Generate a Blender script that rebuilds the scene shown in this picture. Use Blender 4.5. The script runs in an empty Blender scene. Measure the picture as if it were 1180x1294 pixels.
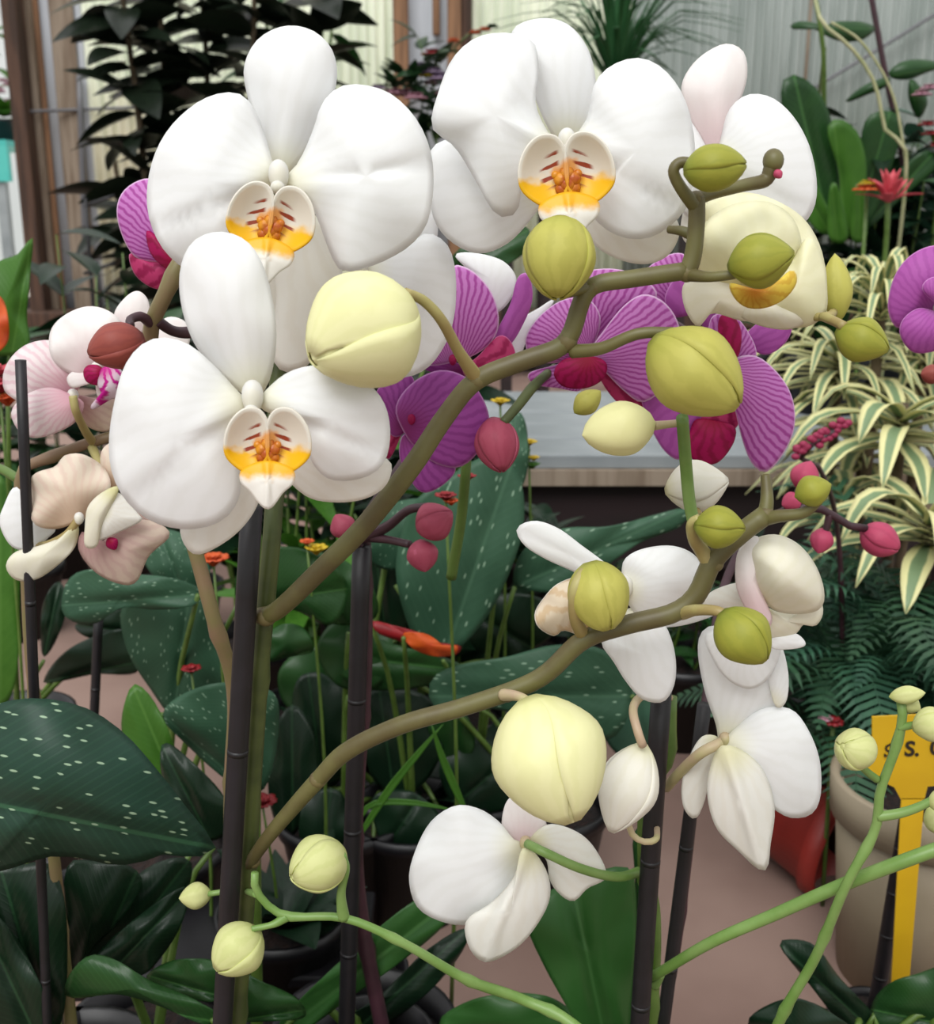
import bpy, bmesh, math, random
from mathutils import Vector, Matrix, noise
random.seed(7)
S = bpy.context.scene
COL = S.collection
PI = math.pi

# ---------------------------------------------------------------- camera
W0, H0, FP = 1180.0, 1294.0, 1400.0
PITCH = math.radians(15)
CAM = Vector((0, 0, .62))
cd = bpy.data.cameras.new('camera'); cam = bpy.data.objects.new('camera', cd); COL.objects.link(cam)
cam.location = CAM; cam.rotation_euler = (PI/2 - PITCH, 0, 0)
cd.sensor_fit = 'HORIZONTAL'; cd.sensor_width = 36; cd.lens = 36*FP/W0
cd.clip_start = .02; cd.clip_end = 100
cd.dof.use_dof = True; cd.dof.focus_distance = .44; cd.dof.aperture_fstop = 22
S.camera = cam

# ---------------------------------------------------------------- light
w = bpy.data.worlds.new('world'); S.world = w; w.use_nodes = True
nt = w.node_tree; bg = nt.nodes['Background']
tc = nt.nodes.new('ShaderNodeTexCoord'); sp = nt.nodes.new('ShaderNodeSeparateXYZ'); rp = nt.nodes.new('ShaderNodeValToRGB')
nt.links.new(tc.outputs['Generated'], sp.inputs[0]); nt.links.new(sp.outputs['Z'], rp.inputs[0]); nt.links.new(rp.outputs[0], bg.inputs[0])
rp.color_ramp.elements[0].position = 0; rp.color_ramp.elements[0].color = (.55, .57, .55, 1)
rp.color_ramp.elements[1].position = .6; rp.color_ramp.elements[1].color = (1, 1, 1, 1)
bg.inputs[1].default_value = .95
sd = bpy.data.lights.new('sun', 'SUN'); so = bpy.data.objects.new('sun', sd); COL.objects.link(so)
sd.energy = 1.9; sd.angle = math.radians(35); sd.color = (1, 1, .99)
so.rotation_euler = (math.radians(38), math.radians(-14), 0); so.location = (0, -1, 4)
S.view_settings.view_transform = 'Standard'; S.view_settings.look = 'None'
S.view_settings.exposure = .32; S.view_settings.gamma = 1; S.view_settings.use_curve_mapping = False

# ---------------------------------------------------------------- helpers
CP, SP_ = math.cos(PITCH), math.sin(PITCH)
def P(px, py, Y):
    """the point seen at (px, py) on the upright plane y = Y"""
    x = (px - W0/2)/FP; y = (H0/2 - py)/FP
    d = Y/(CP + y*SP_)
    return Vector((d*x, Y, CAM.z + d*(y*CP - SP_)))
def G(px, py, z=0):
    x = (px - W0/2)/FP; y = (H0/2 - py)/FP
    d = (z - CAM.z)/(y*CP - SP_)
    return Vector((d*x, d*(CP + y*SP_), z))
def pxs(px, py, Y):
    return Y/(CP + (H0/2 - py)/FP*SP_)/FP

def C(h, a=1):
    h = h.lstrip('#'); r = []
    for i in (0, 2, 4):
        v = int(h[i:i+2], 16)/255
        r.append(v/12.92 if v <= .04045 else ((v+.055)/1.055)**2.4)
    return (*r, a)

WP = {}
def empty(name, loc, label=None, cat=None, group=None):
    o = bpy.data.objects.new(name, None); COL.objects.link(o); o.location = loc; WP[o] = Vector(loc)
    o.empty_display_size = .02
    tag(o, label, cat, group); return o
def tag(o, label=None, cat=None, group=None, kind=None):
    if label: o['label'] = label
    if cat: o['category'] = cat
    if group: o['group'] = group
    if kind: o['kind'] = kind
    return o
def mesh(name, vs, fs, mat, parent=None, smooth=True, uv=None, attr=None, thick=0, centre=True, mats=None, fm=None):
    vs = [Vector(v) for v in vs]
    c = sum(vs, Vector())/len(vs) if centre else Vector()
    me = bpy.data.meshes.new(name); me.from_pydata([tuple(v - c) for v in vs], [], fs)
    if uv is not None:
        l = me.uv_layers.new(name='UVMap')
        for lp in me.loops: l.data[lp.index].uv = uv[lp.vertex_index]
    if attr is not None:
        at = me.attributes.new('edge', 'FLOAT', 'POINT')
        for i, a in enumerate(attr): at.data[i].value = a
    if smooth: me.polygons.foreach_set('use_smooth', [True]*len(me.polygons))
    for m in (mats or [mat]): me.materials.append(m)
    if fm: me.polygons.foreach_set('material_index', fm)
    me.update()
    o = bpy.data.objects.new(name, me); COL.objects.link(o)
    WP[o] = c
    if parent: o.parent = parent; o.location = c - WP[parent]
    else: o.location = c
    if thick:
        s = o.modifiers.new('thickness', 'SOLIDIFY'); s.thickness = thick; s.offset = 0
    return o
def box(name, lo, hi, mat, parent=None, bev=0):
    (a, b, c), (d, e, f) = lo, hi
    v = [(a,b,c),(d,b,c),(d,e,c),(a,e,c),(a,b,f),(d,b,f),(d,e,f),(a,e,f)]
    q = [(0,3,2,1),(4,5,6,7),(0,1,5,4),(1,2,6,5),(2,3,7,6),(3,0,4,7)]
    o = mesh(name, v, q, mat, parent, smooth=False)
    if bev:
        m = o.modifiers.new('bevel', 'BEVEL'); m.width = bev; m.segments = 2
    return o
def crom(pts, n, closed=False):
    """Catmull-Rom resampled evenly to n points"""
    pts = [Vector(p) for p in pts]; k = len(pts); dense = []
    rng = range(k) if closed else range(k-1)
    for i in rng:
        if closed: p0, p1, p2, p3 = pts[i-1], pts[i], pts[(i+1) % k], pts[(i+2) % k]
        else:
            p1, p2 = pts[i], pts[i+1]
            p0 = pts[i-1] if i else p1*2 - p2
            p3 = pts[i+2] if i+2 < k else p2*2 - p1
        for s in range(8):
            t = s/8
            dense.append(.5*((2*p1) + (p2-p0)*t + (2*p0-5*p1+4*p2-p3)*t*t + (3*p1-p0-3*p2+p3)*t**3))
    dense.append(dense[0].copy() if closed else pts[-1])
    L = [0]
    for a, b in zip(dense, dense[1:]): L.append(L[-1] + (b-a).length)
    out = []; j = 0; m = n if closed else n-1
    for i in range(n):
        s = L[-1]*i/m
        while j < len(L)-2 and L[j+1] < s: j += 1
        f = (s - L[j])/max(1e-9, L[j+1]-L[j]); out.append(dense[j].lerp(dense[j+1], min(1, f)))
    return out
def tube_data(path, rad, n=None, sides=10, nodes=0):
    n = n or max(6, len(path)*6)
    pts = crom(path, n)
    if not isinstance(rad, (list, tuple)): rad = [rad, rad]
    vs, fs, uv = [], [], []
    T = (pts[1]-pts[0]).normalized(); N = T.orthogonal().normalized()
    for i, p in enumerate(pts):
        t2 = (pts[min(i+1, n-1)] - pts[max(i-1, 0)]).normalized()
        N = (N - t2*N.dot(t2)).normalized(); B = t2.cross(N)
        f = i/(n-1)*(len(rad)-1); k = min(int(f), len(rad)-2); r = rad[k] + (rad[k+1]-rad[k])*(f-k)
        if nodes and 2 < i < n-3 and i % nodes == 0: r *= 1.22
        for s in range(sides):
            a = 2*PI*s/sides; vs.append(p + (N*math.cos(a) + B*math.sin(a))*r); uv.append((s/sides, i/(n-1)))
    for i in range(n-1):
        for s in range(sides):
            a = i*sides+s; b = i*sides+(s+1) % sides; fs.append((a, b, b+sides, a+sides))
    fs.append(tuple(range(sides))[::-1]); fs.append(tuple((n-1)*sides+s for s in range(sides)))
    return vs, fs, uv
def tube(name, path, rad, mat, parent=None, n=None, sides=10, nodes=0):
    v, f, u = tube_data(path, rad, n, sides, nodes)
    return mesh(name, v, f, mat, parent, uv=u)
def stem(name, pts, r, mat, parent, nodes=0, n=None):
    """pts: (px, py, Y); r in pixels at the first point"""
    k = [pxs(*p) for p in pts]
    if not isinstance(r, (list, tuple)): r = [r]*2
    return tube(name, [P(*p) for p in pts], [q*k[0] for q in r], mat, parent, nodes=nodes, n=n)
def lathe(name, prof, c, mat, parent=None, sides=32, axis=None):
    vs, fs = [], []
    for (r, z) in prof:
        for s in range(sides):
            a = 2*PI*s/sides; vs.append(Vector((c[0]+r*math.cos(a), c[1]+r*math.sin(a), c[2]+z)))
    for i in range(len(prof)-1):
        for s in range(sides):
            a = i*sides+s; b = i*sides+(s+1) % sides; fs.append((a, b, b+sides, a+sides))
    fs.append(tuple(range(sides))[::-1])
    if axis:
        q = Vector((0, 0, 1)).rotation_difference(Vector(axis)); cc = Vector(c); vs = [cc + q @ (v-cc) for v in vs]
    return mesh(name, vs, fs, mat, parent)

# ---------------------------------------------------------------- materials
def newmat(name):
    m = bpy.data.materials.new(name); m.use_nodes = True; t = m.node_tree
    return m, t, t.nodes['Principled BSDF'], t.nodes['Material Output']
def nd(t, kind, **kw):
    n = t.nodes.new(kind)
    for k, v in kw.items(): setattr(n, k, v)
    return n
def mathn(t, op, a, b=None, c=None):
    n = nd(t, 'ShaderNodeMath', operation=op)
    for i, v in enumerate((a, b, c)):
        if v is None: continue
        if isinstance(v, (int, float)): n.inputs[i].default_value = v
        else: t.links.new(v, n.inputs[i])
    return n.outputs[0]
def ss(t, v, a, b):
    n = nd(t, 'ShaderNodeMapRange', interpolation_type='SMOOTHSTEP'); t.links.new(v, n.inputs[0])
    n.inputs[1].default_value = a; n.inputs[2].default_value = b; return n.outputs[0]
def mixc(t, f, a, b):
    n = nd(t, 'ShaderNodeMix', data_type='RGBA')
    if isinstance(f, (int, float)): n.inputs[0].default_value = f
    else: t.links.new(f, n.inputs[0])
    for i, v in ((6, a), (7, b)):
        if isinstance(v, tuple): n.inputs[i].default_value = v
        else: t.links.new(v, n.inputs[i])
    return n.outputs[2]
def noisen(t, scale, vec=None, detail=3, dist=0):
    n = nd(t, 'ShaderNodeTexNoise'); n.inputs['Scale'].default_value = scale; n.inputs['Detail'].default_value = detail
    n.inputs['Distortion'].default_value = dist
    if vec is not None: t.links.new(vec, n.inputs['Vector'])
    return n.outputs['Fac']
def objco(t): return nd(t, 'ShaderNodeTexCoord').outputs['Object']
def uvco(t):
    s = nd(t, 'ShaderNodeSeparateXYZ'); u = nd(t, 'ShaderNodeUVMap'); t.links.new(u.outputs[0], s.inputs[0]); return u.outputs[0], s.outputs[0], s.outputs[1]
def translucent(t, bs, out, col, fac):
    tr = nd(t, 'ShaderNodeBsdfTranslucent'); mx = nd(t, 'ShaderNodeMixShader'); mx.inputs[0].default_value = fac
    if isinstance(col, tuple): tr.inputs[0].default_value = col
    else: t.links.new(col, tr.inputs[0])
    t.links.new(bs.outputs[0], mx.inputs[1]); t.links.new(tr.outputs[0], mx.inputs[2]); t.links.new(mx.outputs[0], out.inputs[0])
def bump(t, bs, h, strength=.3, dist=.001):
    b = nd(t, 'ShaderNodeBump'); b.inputs['Strength'].default_value = strength; b.inputs['Distance'].default_value = dist
    t.links.new(h, b.inputs['Height']); t.links.new(b.outputs[0], bs.inputs['Normal'])
def dim(*cs, f=.78): return [(c[0]*f, c[1]*f, c[2]*f, 1) for c in cs]
def plain(name, c1, c2=None, scale=30, rough=.6, trans=0, bmp=.2, spec=.5, metal=0, stretch=None, rnd=0, bdist=.001):
    m, t, bs, out = newmat(name); c2 = c2 or c1
    c1, c2 = dim(c1, c2)
    v = objco(t)
    if stretch:
        mp = nd(t, 'ShaderNodeMapping'); mp.inputs['Scale'].default_value = stretch; t.links.new(v, mp.inputs[0]); v = mp.outputs[0]
    f = noisen(t, scale, v, 4)
    col = mixc(t, ss(t, f, .35, .65), c1, c2)
    if rnd:
        oi = nd(t, 'ShaderNodeObjectInfo'); hs = nd(t, 'ShaderNodeHueSaturation')
        t.links.new(mathn(t, 'MULTIPLY_ADD', oi.outputs['Random'], rnd, 1-rnd/2), hs.inputs['Value'])
        t.links.new(mathn(t, 'MULTIPLY_ADD', oi.outputs['Random'], .04, .48), hs.inputs['Hue'])
        t.links.new(col, hs.inputs['Color']); col = hs.outputs[0]
    t.links.new(col, bs.inputs['Base Color']); bs.inputs['Roughness'].default_value = rough
    bs.inputs['Specular IOR Level'].default_value = spec; bs.inputs['Metallic'].default_value = metal
    if bmp: bump(t, bs, f, bmp, bdist)
    if trans: translucent(t, bs, out, col, trans)
    return m
def petalmat(name, c, basec, veinc, vein=.1, freq=26, edgec=None, trans=.35, basew=.35, wob=.3, rough=.55):
    if 'bud' in name or 'magenta' in name or 'crimson' in name: c, basec, veinc = dim(c, basec, veinc, f=.9 if 'cream' in name or 'pale' in name or 'white' in name else .84)
    m, t, bs, out = newmat(name)
    uvv, u, v = uvco(t)
    n = noisen(t, 5, uvv, 3)
    n2 = noisen(t, 60, objco(t), 2)
    ph = mathn(t, 'MULTIPLY_ADD', u, freq*2*PI, mathn(t, 'MULTIPLY', n, wob*30))
    wv = mathn(t, 'SINE', ph); wv = mathn(t, 'MULTIPLY_ADD', wv, .5, .5)
    wv = ss(t, wv, .35, .95)
    col = mixc(t, mathn(t, 'MULTIPLY', wv, vein), c, veinc)
    col = mixc(t, ss(t, v, basew, 0), col, basec)
    at = nd(t, 'ShaderNodeAttribute', attribute_name='edge')
    if edgec: col = mixc(t, ss(t, at.outputs['Fac'], .955, .99), col, edgec)
    t.links.new(col, bs.inputs['Base Color']); bs.inputs['Roughness'].default_value = rough
    bs.inputs['Specular IOR Level'].default_value = .3
    bump(t, bs, mathn(t, 'ADD', mathn(t, 'MULTIPLY', wv, .25), n2), .08, .0005)
    translucent(t, bs, out, col, trans)
    return m
def leafmat(name, c1, c2, rib, speck=None, rough=.5, trans=.08, nrib=22, spd=.82):
    """uv: x across (-.5..5)+.5, y along"""
    c1, c2, rib = dim(c1, c2, rib)
    m, t, bs, out = newmat(name); uvv, u, v = uvco(t)
    n = noisen(t, 18, objco(t), 4)
    col = mixc(t, ss(t, n, .3, .7), c1, c2)
    a = mathn(t, 'ABSOLUTE', mathn(t, 'SUBTRACT', u, .5))
    ph = mathn(t, 'SUBTRACT', mathn(t, 'MULTIPLY', v, nrib*6.28), mathn(t, 'MULTIPLY', a, nrib*7))
    wv = ss(t, mathn(t, 'MULTIPLY_ADD', mathn(t, 'SINE', ph), .5, .5), .6, 1)
    col = mixc(t, mathn(t, 'MULTIPLY', wv, .09), col, rib)
    col = mixc(t, mathn(t, 'MULTIPLY', ss(t, a, .012, .004), .7), col, rib)
    if speck:
        mp = nd(t, 'ShaderNodeMapping'); mp.inputs['Scale'].default_value = (44, 13, 1); mp.inputs['Rotation'].default_value = (0, 0, .35)
        t.links.new(uvv, mp.inputs[0])
        vo = nd(t, 'ShaderNodeTexVoronoi', voronoi_dimensions='2D'); vo.inputs['Scale'].default_value = 1.2; t.links.new(mp.outputs[0], vo.inputs['Vector'])
        wn = nd(t, 'ShaderNodeSeparateColor'); t.links.new(vo.outputs['Color'], wn.inputs[0])
        msk = mathn(t, 'MULTIPLY', ss(t, mathn(t, 'ADD', vo.outputs['Distance'], mathn(t, 'MULTIPLY', n, .3)), .42, .3), mathn(t, 'GREATER_THAN', wn.outputs[0], spd))
        col = mixc(t, msk, col, speck)
    t.links.new(col, bs.inputs['Base Color']); bs.inputs['Roughness'].default_value = rough
    bs.inputs['Specular IOR Level'].default_value = .3
    bump(t, bs, mathn(t, 'ADD', mathn(t, 'MULTIPLY', wv, .35), n), .15, .0008)
    translucent(t, bs, out, col, trans)
    return m
def stripemat(name, edge, mid, trans=.15):
    m, t, bs, out = newmat(name); uvv, u, v = uvco(t)
    n = noisen(t, 40, objco(t), 2)
    a = mathn(t, 'ADD', mathn(t, 'ABSOLUTE', mathn(t, 'SUBTRACT', u, .5)), mathn(t, 'MULTIPLY_ADD', n, .1, -.05))
    fine = mathn(t, 'MULTIPLY_ADD', mathn(t, 'SINE', mathn(t, 'MULTIPLY', u, 95)), .5, .5)
    col = mixc(t, ss(t, a, .20, .26), mixc(t, mathn(t, 'MULTIPLY', fine, .25), mid, edge), edge)
    t.links.new(col, bs.inputs['Base Color']); bs.inputs['Roughness'].default_value = .45
    translucent(t, bs, out, col, trans); return m
def lipmat(name, top, yellow, red, white):
    """uv = lip coordinates/4+.5 : white hood, yellow rims, red dashes"""
    m, t, bs, out = newmat(name); uvv, u, v = uvco(t)
    x = mathn(t, 'MULTIPLY_ADD', u, 4, -2); y = mathn(t, 'MULTIPLY_ADD', v, 4, -2)
    n = noisen(t, 12, uvv, 3); nn = mathn(t, 'MULTIPLY_ADD', n, .5, -.25)
    ya = mathn(t, 'ADD', y, nn)
    col = mixc(t, ss(t, ya, .05, -.22), top, yellow)
    col = mixc(t, ss(t, ya, -.62, -.92), col, white)
    r = mathn(t, 'SQRT', mathn(t, 'ADD', mathn(t, 'MULTIPLY', x, x), mathn(t, 'MULTIPLY', y, y)))
    st = mathn(t, 'SINE', mathn(t, 'ADD', mathn(t, 'MULTIPLY', y, 26), mathn(t, 'MULTIPLY', mathn(t, 'ABSOLUTE', x), 9)))
    msk = mathn(t, 'MULTIPLY', ss(t, mathn(t, 'ADD', st, mathn(t, 'MULTIPLY', nn, 4)), .3, .7), mathn(t, 'MULTIPLY', ss(t, r, .62, .5), ss(t, mathn(t, 'ABSOLUTE', x), .1, .2)))
    col = mixc(t, mathn(t, 'MULTIPLY', ss(t, mathn(t, 'ADD', r, nn), .42, .2), .85), col, C('#f0a22a'))
    msk = mathn(t, 'MULTIPLY', msk, ss(t, y, -.35, -.2))
    col = mixc(t, msk, col, red)
    t.links.new(col, bs.inputs['Base Color']); bs.inputs['Roughness'].default_value = .45
    translucent(t, bs, out, col, .25); return m

M = {}
M['white'] = petalmat('white_petal', C('#f6f7f7'), C('#f3f1dc'), C('#e2e2dc'), .12, 20)
M['white_warm'] = petalmat('warm_white_petal', C('#f3f2ec'), C('#ebe8c4'), C('#e2dac8'), .14, 18)
M['white_pink'] = petalmat('white_petal_pink_base', C('#f7f3f1'), C('#efd9dc'), C('#ece2e0'), .15, 18, basew=.8)
M['cream'] = petalmat('cream_petal', C('#f1efd0'), C('#dfd98e'), C('#e6e3b8'), .18, 14)
M['cream2'] = petalmat('pale_cream_petal', C('#efecdc'), C('#dcd9a6'), C('#e4e1c2'), .18, 14)
M['blush'] = petalmat('blush_petal', C('#f0e6e6'), C('#dfaebb'), C('#dba7b8'), .4, 24, basew=.75)
M['tan'] = petalmat('tan_pink_petal', C('#dccbbb'), C('#b98c8e'), C('#c8a9a2'), .4, 18, basew=.9)
M['buff'] = petalmat('buff_petal', C('#efe4d4'), C('#e0c8b0'), C('#e6c7bd'), .35, 18, basew=.9)
M['mag'] = petalmat('magenta_petal', C('#e392de'), C('#e0a6dc'), C('#b0309f'), .75, 40, edgec=C('#f0ccee'), basew=.25, wob=.35)
M['mag2'] = petalmat('deep_magenta_petal', C('#b95ab6'), C('#a03a86'), C('#93368f'), .5, 24, edgec=C('#c98cc6'), basew=.5)
M['mag3'] = petalmat('soft_magenta_petal', C('#c968c2'), C('#d38fcc'), C('#aa4aa4'), .4, 20, edgec=C('#d793d2'))
M['crim'] = petalmat('crimson_lip', C('#c01365'), C('#a8103c'), C('#86082f'), .5, 10, basew=.6)
M['crimv'] = petalmat('crimson_veined_petal', C('#d4447f'), C('#b01058'), C('#a00d50'), .8, 9, edgec=C('#dd7fae'))
M['lip'] = lipmat('white_yellow_lip', C('#e9e4d8'), C('#f2bf0c'), C('#9c3d1c'), C('#f4f2ea'))
M['liplow'] = lipmat('yellow_white_midlobe', C('#f0a82a'), C('#f3b91a'), C('#c06a2a'), C('#f5f3ec'))
M['lipdull'] = petalmat('ochre_lip', C('#e9dcc6'), C('#c99a10'), C('#caa56a'), .5, 7, edgec=C('#f4f1ea'), basew=.55)
M['lipstripe'] = petalmat('magenta_striped_lip', C('#f4e3ee'), C('#d8279a'), C('#d11b9a'), 1, 6, basew=.4)
M['lipyellow'] = petalmat('golden_lip', C('#ecd65a'), C('#b8701a'), C('#c98a1c'), .4, 7, edgec=C('#efdc8a'), basew=.7)
M['callus'] = plain('orange_callus', C('#f0a01c'), C('#c0561a'), 200, .4, .1, .5)
M['column'] = plain('white_column', C('#ffffff'), C('#fffbea'), 60, .5, .25)
M['budcream'] = petalmat('cream_bud', C('#eeecb4'), C('#dfe08c'), C('#e2e2a0'), .3, 4, edgec=C('#e3e3a4'), trans=.12, basew=.3)
M['budgreen'] = petalmat('yellow_green_bud', C('#c2bd5e'), C('#9fa43f'), C('#b0ac50'), .4, 4, edgec=C('#aeb04c'), trans=.1, basew=.4)
M['budolive'] = petalmat('olive_green_bud', C('#9fa03c'), C('#7c8a2c'), C('#8f9436'), .4, 4, edgec=C('#7d8430'), trans=.08, basew=.4)
M['budpale'] = petalmat('pale_yellow_bud', C('#ebe8ac'), C('#dfdf96'), C('#e0de98'), .2, 5, edgec=C('#e4e2a4'), trans=.12)
M['budwhite'] = petalmat('white_bud', C('#f0ede0'), C('#dcd99c'), C('#e6e2cc'), .3, 4, edgec=C('#ebe8d8'), trans=.15)
M['budlime'] = petalmat('small_lime_bud', C('#d4d795'), C('#b5bf6a'), C('#c4cb80'), .4, 4, edgec=C('#c6cd78'), trans=.1)
M['budred'] = petalmat('dusky_red_bud', C('#a8485e'), C('#8c3450'), C('#98384f'), .4, 4, edgec=C('#b8607a'), trans=.05)
M['budpink'] = petalmat('pink_red_bud', C('#c04a6a'), C('#982f50'), C('#ac4060'), .4, 4, edgec=C('#d0708c'), trans=.05)
M['budbrown'] = petalmat('brown_red_bud', C('#96493f'), C('#70302e'), C('#843c38'), .4, 5, edgec=C('#7c3a38'), trans=.05)
M['stem'] = plain('olive_stem', C('#5e5430'), C('#6f6b3c'), 45, .5, 0, .3)
M['node'] = plain('stem_node', C('#5a4c30'), C('#73683e'), 90, .6, 0, .3)
M['stemdk'] = plain('dark_green_stem', C('#3e4a1e'), C('#55602c'), 50, .5, 0, .3)
M['stemtan'] = plain('tan_stem', C('#8a6f55'), C('#7c7446'), 40, .5, 0, .3)
M['stemgr'] = plain('fresh_green_stem', C('#6f9444'), C('#82a258'), 60, .45, 0, .2)
M['stemmid'] = plain('moss_green_stem', C('#4e6a24'), C('#5f7c34'), 60, .45, 0, .2)
M['pedicel'] = plain('pale_pedicel', C('#b9b070'), C('#a9955e'), 60, .5, .05, .2)
M['pedpink'] = plain('pinkish_pedicel', C('#cdb296'), C('#c9c08c'), 60, .5, .05, .2)
M['stemred'] = plain('purple_brown_stem', C('#4a2a34'), C('#3a2028'), 60, .5, 0, .3)
M['stake'] = plain('black_plastic_stake', C('#17141a'), C('#100e12'), 90, .5, 0, .2)
M['spk'] = leafmat('speckled_leaf', C('#26483a'), C('#1e3c2c'), C('#3f6e4e'), C('#8fa88c'))
M['spk2'] = leafmat('speckled_grey_green_leaf', C('#3c6249'), C('#2e523c'), C('#4a7056'), C('#7c9880'), spd=.86)
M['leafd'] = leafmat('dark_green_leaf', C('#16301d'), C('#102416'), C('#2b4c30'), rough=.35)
M['leafm'] = leafmat('mid_green_leaf', C('#274f22'), C('#1e401e'), C('#46743c'), rough=.35)
M['leafb'] = leafmat('bright_green_leaf', C('#3f7022'), C('#4c7e2a'), C('#5c8c3a'), rough=.4, trans=.2)
M['leafg'] = leafmat('grey_green_leaf', C('#48705a'), C('#3d6450'), C('#5c8068'), rough=.45)
M['phal'] = leafmat('orchid_strap_leaf', C('#2e5a26'), C('#386830'), C('#4a7840'), rough=.35, nrib=0.01)
M['rubber'] = leafmat('dark_rubber_leaf', C('#1c271b'), C('#141c14'), C('#242f22'), rough=.3)
M['variegated'] = stripemat('cream_edged_leaf', C('#d8d49a'), C('#5d7f5c'))
M['blade'] = leafmat('grassy_leaf', C('#2f6238'), C('#3b7042'), C('#4a7c50'), rough=.4)
M['fern'] = plain('fern_green', C('#3a6648'), C('#28503a'), 40, .5, .15, .1, rnd=.5)
M['fill'] = leafmat('filler_leaf', C('#264626'), C('#1c3820'), C('#3a5a38'), rough=.4)
M['greywood'] = plain('grey_weathered_board', C('#a0907e'), C('#7e6c5a'), 5, .8, 0, .2, stretch=(9, 9, .7), bdist=.002)
M['wood'] = plain('weathered_post', C('#5c4030'), C('#3c281c'), 5, .8, 0, .25, stretch=(9, 9, .7), bdist=.004)
M['woodl'] = plain('tan_post', C('#9a7252'), C('#7c5a40'), 5, .8, 0, .5, stretch=(9, 9, .7), bdist=.004)
M['darkwood'] = plain('dark_bench_board', C('#241012'), C('#1a0c0c'), 6, .7, 0, .4, stretch=(1, 6, 6))
M['zinc'] = plain('grey_bench_top', C('#9da3a6'), C('#868d90'), 6, .55, 0, .2)
M['floor'] = plain('pinkish_concrete', C('#a68a7e'), C('#93776c'), 5, .85, 0, .5)
M['outfloor'] = plain('pale_paving', C('#e0d8cc'), C('#c8c0b6'), 3, .9, 0, .3)
M['blackpot'] = plain('black_pot', C('#17151a'), C('#100f12'), 20, .45, 0, .1)
M['soil'] = plain('bark_soil', C('#2c1a14'), C('#120b09'), 120, .95, 0, 1, bdist=.006)
M['beige'] = plain('beige_pot', C('#aa9c84'), C('#9a8c74'), 10, .6, 0, .2)
M['red'] = plain('red_plastic', C('#a8332a'), C('#8e2a22'), 14, .5, 0, .1)
M['yellow'] = plain('yellow_plastic', C('#e2b514'), C('#d6a90f'), 14, .45, 0, .1)
M['ink'] = plain('black_ink', C('#251a0c'), None, 10, .6, 0, 0)
M['paper'] = plain('white_label', C('#ffffff'), None, 10, .6, 0, 0)
M['teal'] = plain('teal_paint', C('#3fb8b0'), C('#56c6bc'), 6, .5, 0, .1)
M['orange'] = plain('orange_petals', C('#e8641a'), C('#d8501a'), 80, .5, .2, .2)
M['redfl'] = plain('red_petals', C('#a81c24'), C('#8a121c'), 80, .5, .2, .2)
M['salmon'] = plain('coral_petals', C('#e8606c'), C('#d84858'), 80, .5, .2, .2)
M['lilac'] = plain('lilac_petals', C('#b9a2bf'), C('#9c86a8'), 80, .5, .2, .2)
M['pinkfl'] = plain('pale_pink_petals', C('#d6a2b2'), C('#c88ea0'), 80, .5, .2, .2)
M['yellowfl'] = plain('yellow_petals', C('#e8c81c'), C('#d8b410'), 80, .5, .2, .2)
M['wire'] = plain('grey_wire', C('#6c6c70'), None, 20, .4, 0, 0)
M['trunk'] = plain('brown_cane', C('#6e5e48'), C('#54462f'), 30, .8, 0, .4)
M['twine'] = plain('pale_dry_stalk', C('#b6b48c'), C('#9aa070'), 30, .7, 0, .2)

# ---------------------------------------------------------------- plant builders
def petal(name, outline, base, Y, mat, parent, tip=None, tilt=0, cup=0, curl=0, wave=0, ridge=0, n=44, rings=8, thick=.0007, leaf=False, lip=None):
    """a curved sheet: outline in pixels on the plane y=Y; tilt/cup/curl/wave/ridge (m) bend it out of that plane"""
    o2 = crom([(x, y, 0) for x, y in outline], n, True)
    A = cx = cy = 0
    for p, q in zip(o2, o2[1:]+o2[:1]):
        k = p.x*q.y - q.x*p.y; A += k; cx += (p.x+q.x)*k; cy += (p.y+q.y)*k
    c = Vector((cx/(3*A), cy/(3*A), 0)); b = Vector((*base, 0))
    if tip is None: tp = max(o2, key=lambda q: (q-b).length)
    else: tp = Vector((*tip, 0))
    ax = (tp-b); L = ax.length; ax.normalize(); lat = Vector((-ax.y, ax.x, 0))
    vs, uv, at = [], [], []
    seed = random.random()*50
    def add(q, s, k):
        d = q-b; a = d.dot(ax)/L; l = d.dot(lat)/L
        y = Y + tilt*a - cup*.72*(1-s*s) + curl*a*a
        y += wave*math.sin(k/n*2*PI*5 + seed)*s**3 + wave*1.5*noise.noise(Vector((q.x*.012, q.y*.012, seed)))*s*s
        y += ridge*math.exp(-(l/.045)**2)
        vs.append(P(q.x, q.y, y)); at.append(s)
        if lip: uv.append(((((q.x-lip[0])*math.cos(lip[3]) + (q.y-lip[1])*math.sin(lip[3]))/lip[2])/4+.5, (-((q.y-lip[1])*math.cos(lip[3]) - (q.x-lip[0])*math.sin(lip[3]))/lip[2])/4+.5))
        elif leaf: uv.append((l+.5, a))
        else: uv.append((math.atan2(l, a+.12)/PI+.5, math.hypot(a, l)))
    add(c, 0, 0)
    for r in range(1, rings+1):
        s = (r/rings)**.85
        for k in range(n): add(c + (o2[k]-c)*s, s, k)
    fs = [(0, 1+k, 1+(k+1) % n) for k in range(n)]
    for r in range(rings-1):
        for k in range(n):
            a = 1+r*n+k; b_ = 1+r*n+(k+1) % n; fs.append((a, a+n, b_+n, b_))
    return mesh(name, vs, fs, mat, parent, uv=uv, attr=at, thick=thick)

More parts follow.
